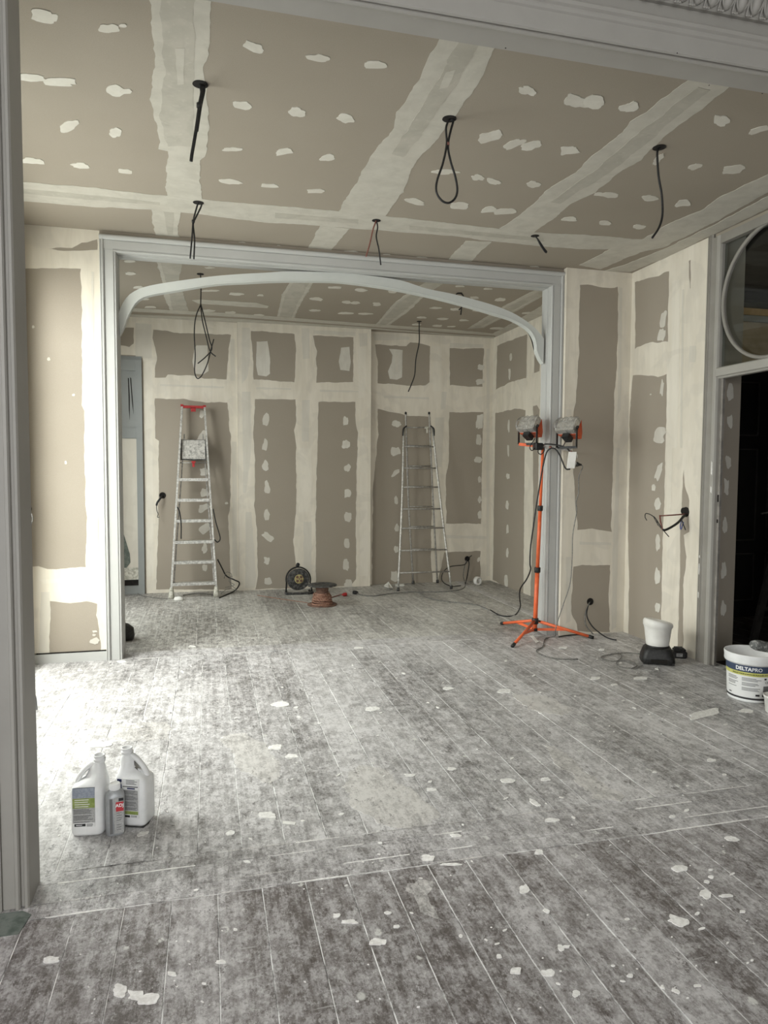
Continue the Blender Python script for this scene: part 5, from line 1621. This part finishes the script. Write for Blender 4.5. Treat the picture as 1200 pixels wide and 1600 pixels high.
# rim height from the left rim edge
zr_ = at(1128.5, 1020, 'y', bc.y).z
bh = zr_
r0 = Rb0
r1 = 0.150
prof = [(r0-0.004, 0.0), (r0, 0.003), (r0+0.001, 0.018), (r0-0.001, 0.019), (r0+0.002, 0.030), (r1-0.010, bh-0.060), (r1, bh-0.058), (r1+0.003, bh-0.050), (r1+0.002, bh-0.030), (r1+0.005, bh-0.006), (r1+0.003, bh), (r1-0.003, bh), (r1-0.005, bh-0.01), (r1-0.012, bh-0.06), (r0-0.004, 0.06), (0.01, 0.055)]
obj('tub', MB().lathe(prof, bc, 64, cap1=False), 'white_pl', t)
obj('plaster_fill', MB().lathe([(0.132, bh-0.085), (0.12, bh-0.082), (0.06, bh-0.088), (0.01, bh-0.084)], bc, 40, cap0=False), 'smear_lt', t)
obj('base_ring', MB().lathe([(r0+0.0008, 0.019), (r0+0.0035, 0.020), (r0+0.0035, 0.030), (r0+0.001, 0.031)], bc, 64, cap0=False, cap1=False), 'ink', t)


def rad_at(z):
    return r0+0.002+(r1-0.010-r0-0.002)*(z-0.030)/(bh-0.090)


A0 = math.atan2(EYE.y-bc.y, EYE.x-bc.x)      # bucket side that faces the viewer


def wrap(mbx, off):
    """flat (x = arc length, y = height) -> on the tapered wall"""
    out = MB()
    vs = []
    for q in mbx.v:
        r = rad_at(q.y)+off
        a = A0+q.x/0.14
        vs.append(bc+Vector((math.cos(a)*r, math.sin(a)*r, q.y)))
    return out.add(vs, mbx.f)


def strip(x0, x1, z0, z1, n=40):
    n = max(2, int(abs(x1-x0)/0.008)+1)
    m_ = MB()
    vs = [(x0+(x1-x0)*i/(n-1), z, 0) for z in (z0, z1) for i in range(n)]
    return m_.add(vs, [(i, i+1, n+i+1, n+i) for i in range(n-1)])


LX0, LX1 = -0.215, 0.215
zb, zy = bh-0.064, bh-0.104
lab = obj('label', wrap(strip(LX0, LX1, 0.034, zb), 0.0010), 'labelwhite', t)
obj('label_band', wrap(strip(LX0, LX1, zy, zb), 0.0016), 'labelblue', lab)
obj('label_band', wrap(strip(LX0, LX1, zy-0.022, zy), 0.0016), 'labelyellow', lab)
tm = text_mesh('DELTA', 0.0305, 0.0011)
tm.xform(Matrix.Translation((-0.042, zy+0.010, 0)))
obj('lettering', wrap(tm, 0.0022), 'inkwhite', lab)
tm = text_mesh('PRO', 0.0305, 0.0002)
wd_ = tm.xform(Matrix.Translation((0.034, zy+0.010, 0)))
obj('lettering', wrap(tm, 0.0022), 'inkwhite', lab)
tm = text_mesh('ENDUIT POUR JOINTS DE PLAQUES DE PLATRE', 0.0115, 0.0003)
tm.xform(Matrix.Translation((0.012, zy-0.0155, 0)))
obj('lettering', wrap(tm, 0.0022), 'ink', lab)
q = MB()
for (x0, x1, z0, z1, dz) in ((-0.150, -0.060, 0.085, zy-0.034, 0.0075), (-0.050, 0.060, 0.075, zy-0.034, 0.0075)):
    z = z1
    k = 0
    while z > z0:
        w_ = (x1-x0)*R_.uniform(0.65, 1.0)
        if k % 4 != 3:
            s_ = strip(x0, x0+w_, z-0.0034, z)
            q.add(s_.v, s_.f)
        z -= dz
        k += 1
pr_ = obj('small_print', wrap(q, 0.0021), 'inkgrey', lab, kind='stuff')
tm = text_mesh('CE', 0.018, 0.0003)
tm.xform(Matrix.Translation((0.094, zy-0.062, 0)))
obj('lettering', wrap(tm, 0.0022), 'ink', lab)
for (x0, x1, z0, z1, m_) in ((0.078, 0.092, zy-0.040, zy-0.030, 'ink'), (0.102, 0.112, zy-0.040, zy-0.030, 'inkgrey'), (0.074, 0.112, 0.072, 0.108, 'inkgrey'), (0.030, 0.054, 0.044, 0.056, 'ink'), (0.070, 0.112, 0.042, 0.056, 'ink'), (0.118, 0.136, 0.048, 0.100, 'labelgreen'), (-0.146, -0.122, 0.044, 0.050, 'ink')):
    obj('pictogram', wrap(strip(x0, x1, z0, z1), 0.0021), m_, lab)
obj('rim_lug', wrap(strip(0.0, 0.034, bh-0.052, bh-0.010), 0.0105), 'cream_pl', t)
rc = at(1186, 1021, 'y', bc.y-0.02)
ra, rb = at(1176, 1012, 'y', bc.y-0.03), at(1240, 1024, 'y', bc.y+0.02)
ra.z += 0.020; rb.z += 0.022
sl = MB()
n_ = 14
pts = [ra.lerp(rb, k/(n_-1)) for k in range(n_)]
sl.tube(pts, [0.024, 0.031]+[0.033]*(n_-3)+[0.028], 16)
for q_ in sl.v:
    q_ += Vector((0, 0, 1))*noise.noise(q_*60)*0.0035
tt = thing('roller_sleeve', 'plaster-crusted grey paint roller lying across the bucket rim', 'paint roller', ra)
obj('sleeve', sl, 'roller', tt)
obj('handle_rod', MB().tube(bez([rb, rb+Vector((0.04, 0.0, -0.01)), rb+Vector((0.05, -0.06, -0.03))], 5), 0.005, 8), 'steel', tt)
p = onfloor(1203, 1114)
q = MB().lathe([(0.055, 0), (0.058, 0.004), (0.066, 0.085), (0.070, 0.087), (0.070, 0.100), (0.066, 0.100), (0.060, 0.03), (0.01, 0.028)], (p.x+0.045, p.y+0.0, 0), 30, cap1=False)
single('small_tub', q, 'cream_pl', 'small cream tub at the right edge in front of the bucket', 'tub')

# ---- jugs and bottle in the foreground


def jug(name, label, px_base, ang, mirror, hgt, dp=0.0485):
    p = onfloor(*px_base)
    t = thing(name, label, 'jug', (p.x, p.y+dp-0.003, 0))
    m = mirror
    rot = Matrix.Translation((p.x, p.y+dp-0.003, 0)) @ Matrix.Rotation(math.radians(ang), 4, 'Z')
    S = hgt/0.31
    nx_ = 0.034*m
    body = [(0, 0, 0.0, 0.052, 0.040, 5), (0, 0, 0.004, 0.058, 0.045, 5), (0, 0, 0.014, 0.0615, 0.0485, 5), (0, 0, 0.10*S, 0.0610, 0.0480, 5.5), (0, 0, 0.185*S, 0.0615, 0.0485, 5),
            (0.003*m, 0, 0.197*S, 0.0590, 0.0470, 4), (0.011*m, 0, 0.208*S, 0.0505, 0.0440, 3.2), (0.021*m, 0, 0.222*S, 0.0405, 0.0410, 2.6), (0.026*m, 0, 0.238*S, 0.0350, 0.0375, 2.4),
            (0.029*m, 0, 0.256*S, 0.0310, 0.0320, 2.2), (0.032*m, 0, 0.270*S, 0.0260, 0.0265, 2), (nx_, 0, 0.280*S, 0.0205, 0.0205, 2), (nx_, 0, 0.285*S, 0.0200, 0.0200, 2)]
    body = [(a_, b_, c_, d_, e_*(1+(dp/0.0485-1)*max(0, min(1, (0.262*S-c_)/(0.06*S)))), f_) for a_, b_, c_, d_, e_, f_ in body]
    b = MB().sections(body, 48)
    for q in b.v:
        f = max(0, min(1, (q.z-0.175*S)/0.04))
        # dented hand grip under the handle
        gx = -0.006*m
        d2 = ((q.x-gx)/0.024)**2+((q.z-0.232*S)/0.022)**2
        pull = math.exp(-d2)*0.024
        q.y -= math.copysign(pull, q.y)
        nn_ = noise.noise(Vector((q.x*28, q.y*28, q.z*28+ang)))
        q += Vector((nn_, nn_*0.7, nn_*0.4))*0.0065*(0.15+f)
        q.z = max(q.z, 0)
    b.xform(rot)
    obj('body', b, 'white_pl', t)
    hs = [(-0.048*m, 0, 0.190*S), (-0.046*m, 0, 0.208*S), (-0.034*m, 0, 0.232*S), (-0.012*m, 0, 0.258*S), (0.010*m, 0, 0.276*S), (0.026*m, 0, 0.274*S)]
    h = MB().tube(bez(hs, 6), 0.0100, 12)
    for q in h.v:
        q.y *= 1.25
    h.xform(rot)
    obj('handle', h, 'white_pl', t)
    nk = MB().lathe([(0.0205, 0.280*S), (0.0205, 0.290*S), (0.0225, 0.291*S), (0.0225, 0.295*S), (0.0195, 0.296*S), (0.0195, 0.304*S), (0.0215, 0.305*S), (0.0215, 0.310*S), (0.0165, 0.310*S), (0.0160, 0.290*S)], (nx_, 0, 0), 28, cap0=False).xform(rot)
    obj('neck', nk, 'white_pl', t)
    return t, rot, S


def plate(par, rot, x0, x1, z0, z1, y, mat, name='label', front=True, side=0):
    if side == 0:
        q = MB().box(x0, x1, y-0.0006, y+0.004, z0, z1)
    else:
        q = MB().box(side*y-0.002, side*y+0.0007, x0, x1, z0, z1) if side > 0 else MB().box(-y-0.0007, -y+0.002, x0, x1, z0, z1)
    return obj(name, q.xform(rot), mat, par)


def lines(par, rot, x0, x1, z0, z1, y, dz=0.0062, seed=1, m_='inkgrey', th=0.0018):
    rr = random.Random(seed)
    q = MB()
    z = z1
    k = 0
    while z > z0:
        if k % 5 != 4:
            w = (x1-x0)*rr.uniform(0.7, 1.0)
            q.box(x0, x0+w, y-0.0009, y, z-th, z)
        z -= dz
        k += 1
    return obj('small_print', q.xform(rot), m_, par, kind='stuff')


t, rot, S = jug('plastic_jug', 'left white plastic jug with grey and green front label', (139, 1307), -7, 1, 0.290, 0.066)
y = -0.0663
lb = plate(t, rot, -0.048, 0.032, 0.040, 0.190, y, 'labelgrey')
plate(lb, rot, -0.048, 0.032, 0.152, 0.190, y-0.0007, 'labelsky', 'label_band')
plate(lb, rot, -0.048, 0.032, 0.113, 0.150, y-0.0007, 'labelgreen', 'label_band')
lines(lb, rot, -0.040, 0.026, 0.118, 0.146, y-0.0014, 0.0085, 4, 'labelwhite', 0.0025)
lines(lb, rot, -0.044, 0.028, 0.060, 0.108, y-0.0009, 0.0048, 3)
plate(lb, rot, -0.048, 0.032, 0.040, 0.056, y-0.0007, 'labelwhite', 'label_band')
plate(lb, rot, -0.042, -0.002, 0.043, 0.053, y-0.0014, 'ink', 'logo')
lines(lb, rot, -0.036, -0.008, 0.046, 0.0495, y-0.0021, 0.005, 3, 'inkwhite', 0.0022)
lines(lb, rot, 0.002, 0.026, 0.043, 0.052, y-0.0014, 0.004, 6)
t, rot, S = jug('plastic_jug', 'right white plastic jug with dark blue side and text label', (211, 1291), -22, -1, 0.293, 0.052)
y = -0.0523
lb = plate(t, rot, -0.030, 0.040, 0.036, 0.190, y, 'labelwhite')
plate(t, rot, -0.0495, -0.030, 0.034, 0.186, y+0.0012, 'navy', 'label_side')
plate(lb, rot, -0.026, 0.036, 0.158, 0.161, y-0.0007, 'ink', 'label_band')
plate(lb, rot, -0.008, 0.024, 0.150, 0.155, y-0.0007, 'navy', 'label_band')
lines(lb, rot, -0.012, 0.034, 0.168, 0.186, y-0.0007, 0.005, 8)
plate(lb, rot, -0.026, 0.036, 0.066, 0.146, y-0.0005, 'labelgrey', 'text_block')
lines(lb, rot, -0.026, 0.036, 0.066, 0.146, y-0.0009, 0.0046, 9)
plate(lb, rot, -0.026, 0.036, 0.050, 0.063, y-0.0007, 'labelgreen', 'label_band')
plate(lb, rot, -0.026, 0.002, 0.038, 0.046, y-0.0007, 'ink', 'logo')
lines(lb, rot, 0.006, 0.032, 0.038, 0.046, y-0.0007, 0.004, 6)
obj('base_shadow_patch', MB().prism([(-0.058, -0.050), (0.0, -0.058), (0.058, -0.055), (0.064, -0.02), (0.05, 0.03), (-0.05, 0.03)], 0.0014, 0.0022, 'z').xform(rot), 'blackdust', t)  # dark plate imitating the contact shadow at the foot of the jug
# small bottle
p = onfloor(177, 1302)
t = thing('plastic_bottle', 'small grey additive bottle with red label standing between the jugs', 'bottle', (p.x+0.008, p.y+0.004, 0))
rot = Matrix.Translation((p.x+0.008, p.y+0.004, 0)) @ Matrix.Rotation(math.radians(8), 4, 'Z')
secs = [(0, 0, 0.0, 0.030, 0.027, 3), (0, 0, 0.005, 0.0345, 0.031, 3.4), (0, 0, 0.145, 0.0345, 0.031, 3.4), (0, 0, 0.158, 0.031, 0.028, 3), (0, 0, 0.168, 0.022, 0.022, 2), (0, 0, 0.172, 0.018, 0.018, 2)]
obj('body', MB().sections(secs, 36).xform(rot), 'silver', t)
cp_ = [(0.0185, 0.170), (0.0195, 0.172), (0.0195, 0.190), (0.018, 0.194)]
q = MB().lathe(cp_, (0, 0, 0), 24)
obj('cap', q.xform(rot), 'white_pl', t)
q = MB()
for k in range(24):
    a = 2*math.pi*k/24
    q.obox((math.cos(a)*0.0197, math.sin(a)*0.0197, 0.181), (0.0006*math.cos(a), 0.0006*math.sin(a), 0), (-0.0009*math.sin(a), 0.0009*math.cos(a), 0), (0, 0, 0.009))
obj('cap_ribs', q.xform(rot), 'white_pl', t, kind='stuff')
y = -0.0312
lb = plate(t, rot, -0.004, 0.029, 0.012, 0.148, y, 'labelgrey')
plate(lb, rot, 0.002, 0.029, 0.096, 0.132, y-0.0008, 'labelred', 'label_band')
plate(lb, rot, 0.012, 0.029, 0.135, 0.146, y-0.0008, 'ink', 'label_band')
tm = text_mesh('ADJ', 0.0175, 0.0004)
tm.xform(rot @ Matrix.Translation((0.0155, y-0.0017, 0.113)) @ Matrix.Rotation(math.pi/2, 4, 'X'))
obj('lettering', tm, 'inkwhite', lb)
lines(lb, rot, 0.004, 0.024, 0.020, 0.090, y-0.0008, 0.009, 12, 'inkgrey', 0.0016)
obj('level_stripe', MB().box(-0.020, -0.010, -0.0322, -0.029, 0.012, 0.146).xform(rot), 'inkgrey', t)

# ---- black bag behind the left jamb, cable end behind the pillar
p = onfloor(196, 1003)
q = MB().sections([(p.x-0.03, p.y+0.10, 0.0, 0.085, 0.08, 2.5), (p.x-0.03, p.y+0.10, 0.03, 0.092, 0.085, 2.5), (p.x-0.03, p.y+0.10, 0.09, 0.085, 0.078, 2.3), (p.x-0.035, p.y+0.10, 0.125, 0.050, 0.05, 2.2), (p.x-0.035, p.y+0.10, 0.135, 0.02, 0.02, 2)], 24)
single('tool_pouch', q, 'black', 'rounded black bag half hidden behind the left arch jamb', 'bag')
cable('floor_cable', [onfloor(46, 1096, 0.010), at(53, 1086, 'y', 4.05), at(56, 1094, 'y', 4.0), onfloor(57.5, 1108, 0.012)], 0.005, 'black', 'black cable end on the floor just behind the near pillar')

# ---- plaster splashes on the boards
sp_px = [(212, 1556, 26, 14, 0), (187, 1549, 24, 18, 0), (232, 1562, 34, 16, -10), (80, 1500, 26, 10, 0), (345, 1504, 14, 5, 0), (430, 1168, 20, 8, 0), (437, 1101, 26, 8, 0), (582, 1108, 22, 7, 0), (455, 1182, 18, 6, 0), (418, 1274, 26, 9, 0), (590, 1472, 24, 10, 0), (546, 1441, 26, 6, 0), (152, 1164, 40, 9, -3), (223, 1303, 18, 6, -15), (360, 1302, 14, 7, -20),
         (820, 1389, 16, 12, -15), (842, 1332, 12, 8, 0), (668, 1341, 22, 9, 0), (703, 1351, 30, 4, 0), (1062, 1358, 28, 9, 0), (1143, 1311, 22, 7, 10), (1103, 1398, 18, 12, 10), (1060, 1440, 38, 14, 15), (856, 1521, 20, 10, 0), (806, 1518, 16, 10, 0), (900, 1553, 12, 10, 0), (985, 1525, 10, 5, 0), (876, 1482, 12, 8, 60), (720, 1463, 6, 4, 0), (793, 1220, 22, 7, 0), (852, 1218, 14, 5, 0), (861, 1282, 22, 5, 0), (1111, 1188, 12, 5, 0), (1098, 1116, 44, 12, -12), (1167, 1111, 24, 6, 0), (674, 1234, 16, 5, 0), (788, 1080, 20, 6, 0), (700, 1076, 16, 5, 0), (930, 1060, 14, 4, 0), (672, 1222, 6, 3, 0), (640, 1212, 18, 4, 0), (705, 1202, 14, 4, 0), (836, 1255, 20, 6, 30), (712, 1306, 18, 5, 0), (885, 1480, 10, 4, 0), (1135, 1400, 20, 4, 0), (980, 1437, 8, 3, 0), (1160, 1425, 10, 3, 0), (780, 1495, 8, 5, 0), (1090, 1541, 12, 4, 0), (620, 1448, 10, 4, 0), (606, 1427, 10, 4, 0),
         (120, 1068, 10, 3, 0), (103, 1110, 8, 3, 0), (125, 1048, 8, 2.5, 0), (190, 1034, 14, 3, 0), (300, 1010, 10, 2.5, 0), (560, 1012, 12, 2.5, 0), (940, 1015, 10, 2.5, 0), (880, 1012, 12, 3, 0), (1000, 1060, 22, 4, 0), (960, 1070, 10, 3, 0)]
for (u, v, w, h, a) in sp_px:
    blob(FLOOR, u, v, w, h, a, 0.0026, 'splash', floor, 'plaster_splash', 22)
for k in range(230):
    v = 1030+560*R_.random()**1.3
    u = R_.uniform(70, 1190)
    s = (v-737)/600
    w = (1.5+9*R_.random()**3.5)*s+1.0
    blob(FLOOR, u, v, w, w*R_.uniform(0.25, 0.5), R_.uniform(-30, 30), 0.0022, 'splash', floor, 'plaster_splash', 9)

# thin plaster film dragged over the boards, and dust packed along the joints
for pix in ([(846, 1163), (868, 1166), (905, 1195), (940, 1222), (975, 1245), (968, 1252), (930, 1248), (905, 1228), (872, 1196)],
            [(560, 1195), (610, 1205), (650, 1240), (690, 1275), (675, 1290), (610, 1294), (560, 1270), (540, 1230)],
            [(345, 1150), (380, 1145), (420, 1170), (440, 1215), (425, 1230), (380, 1205)],
            [(640, 1385), (668, 1378), (682, 1410), (688, 1440), (672, 1430), (655, 1425)],
            [(180, 1130), (262, 1128), (266, 1156), (176, 1160)],
            [(800, 1085), (850, 1088), (900, 1110), (880, 1118), (830, 1108)]):
    slab(FLOOR, ragged([tuple(onfloor(u, v).xy) for u, v in pix], 0.02, 0.022, random.random()*50), 0.0010+random.uniform(0, 0.0003), 'plaster_film', 'floor_pale', floor)
for yy in (2.265, 2.340, 2.449, 2.518, 5.331, 5.524):
    x = -0.5
    while x < 3.4:
        L = R_.uniform(0.05, 0.45)
        w = R_.uniform(0.0012, 0.0035)
        slab(FLOOR, ragged([(x, yy-w), (x+L, yy-w*0.6), (x+L, yy+w), (x, yy+w*0.5)], 0.012, 0.0022, R_.random()*60), 0.0014+R_.random()*0.0004, 'dust_ridge', 'splash' if R_.random() < 0.6 else 'floor_pale', floor)
        x += L+R_.uniform(0.02, 0.35)
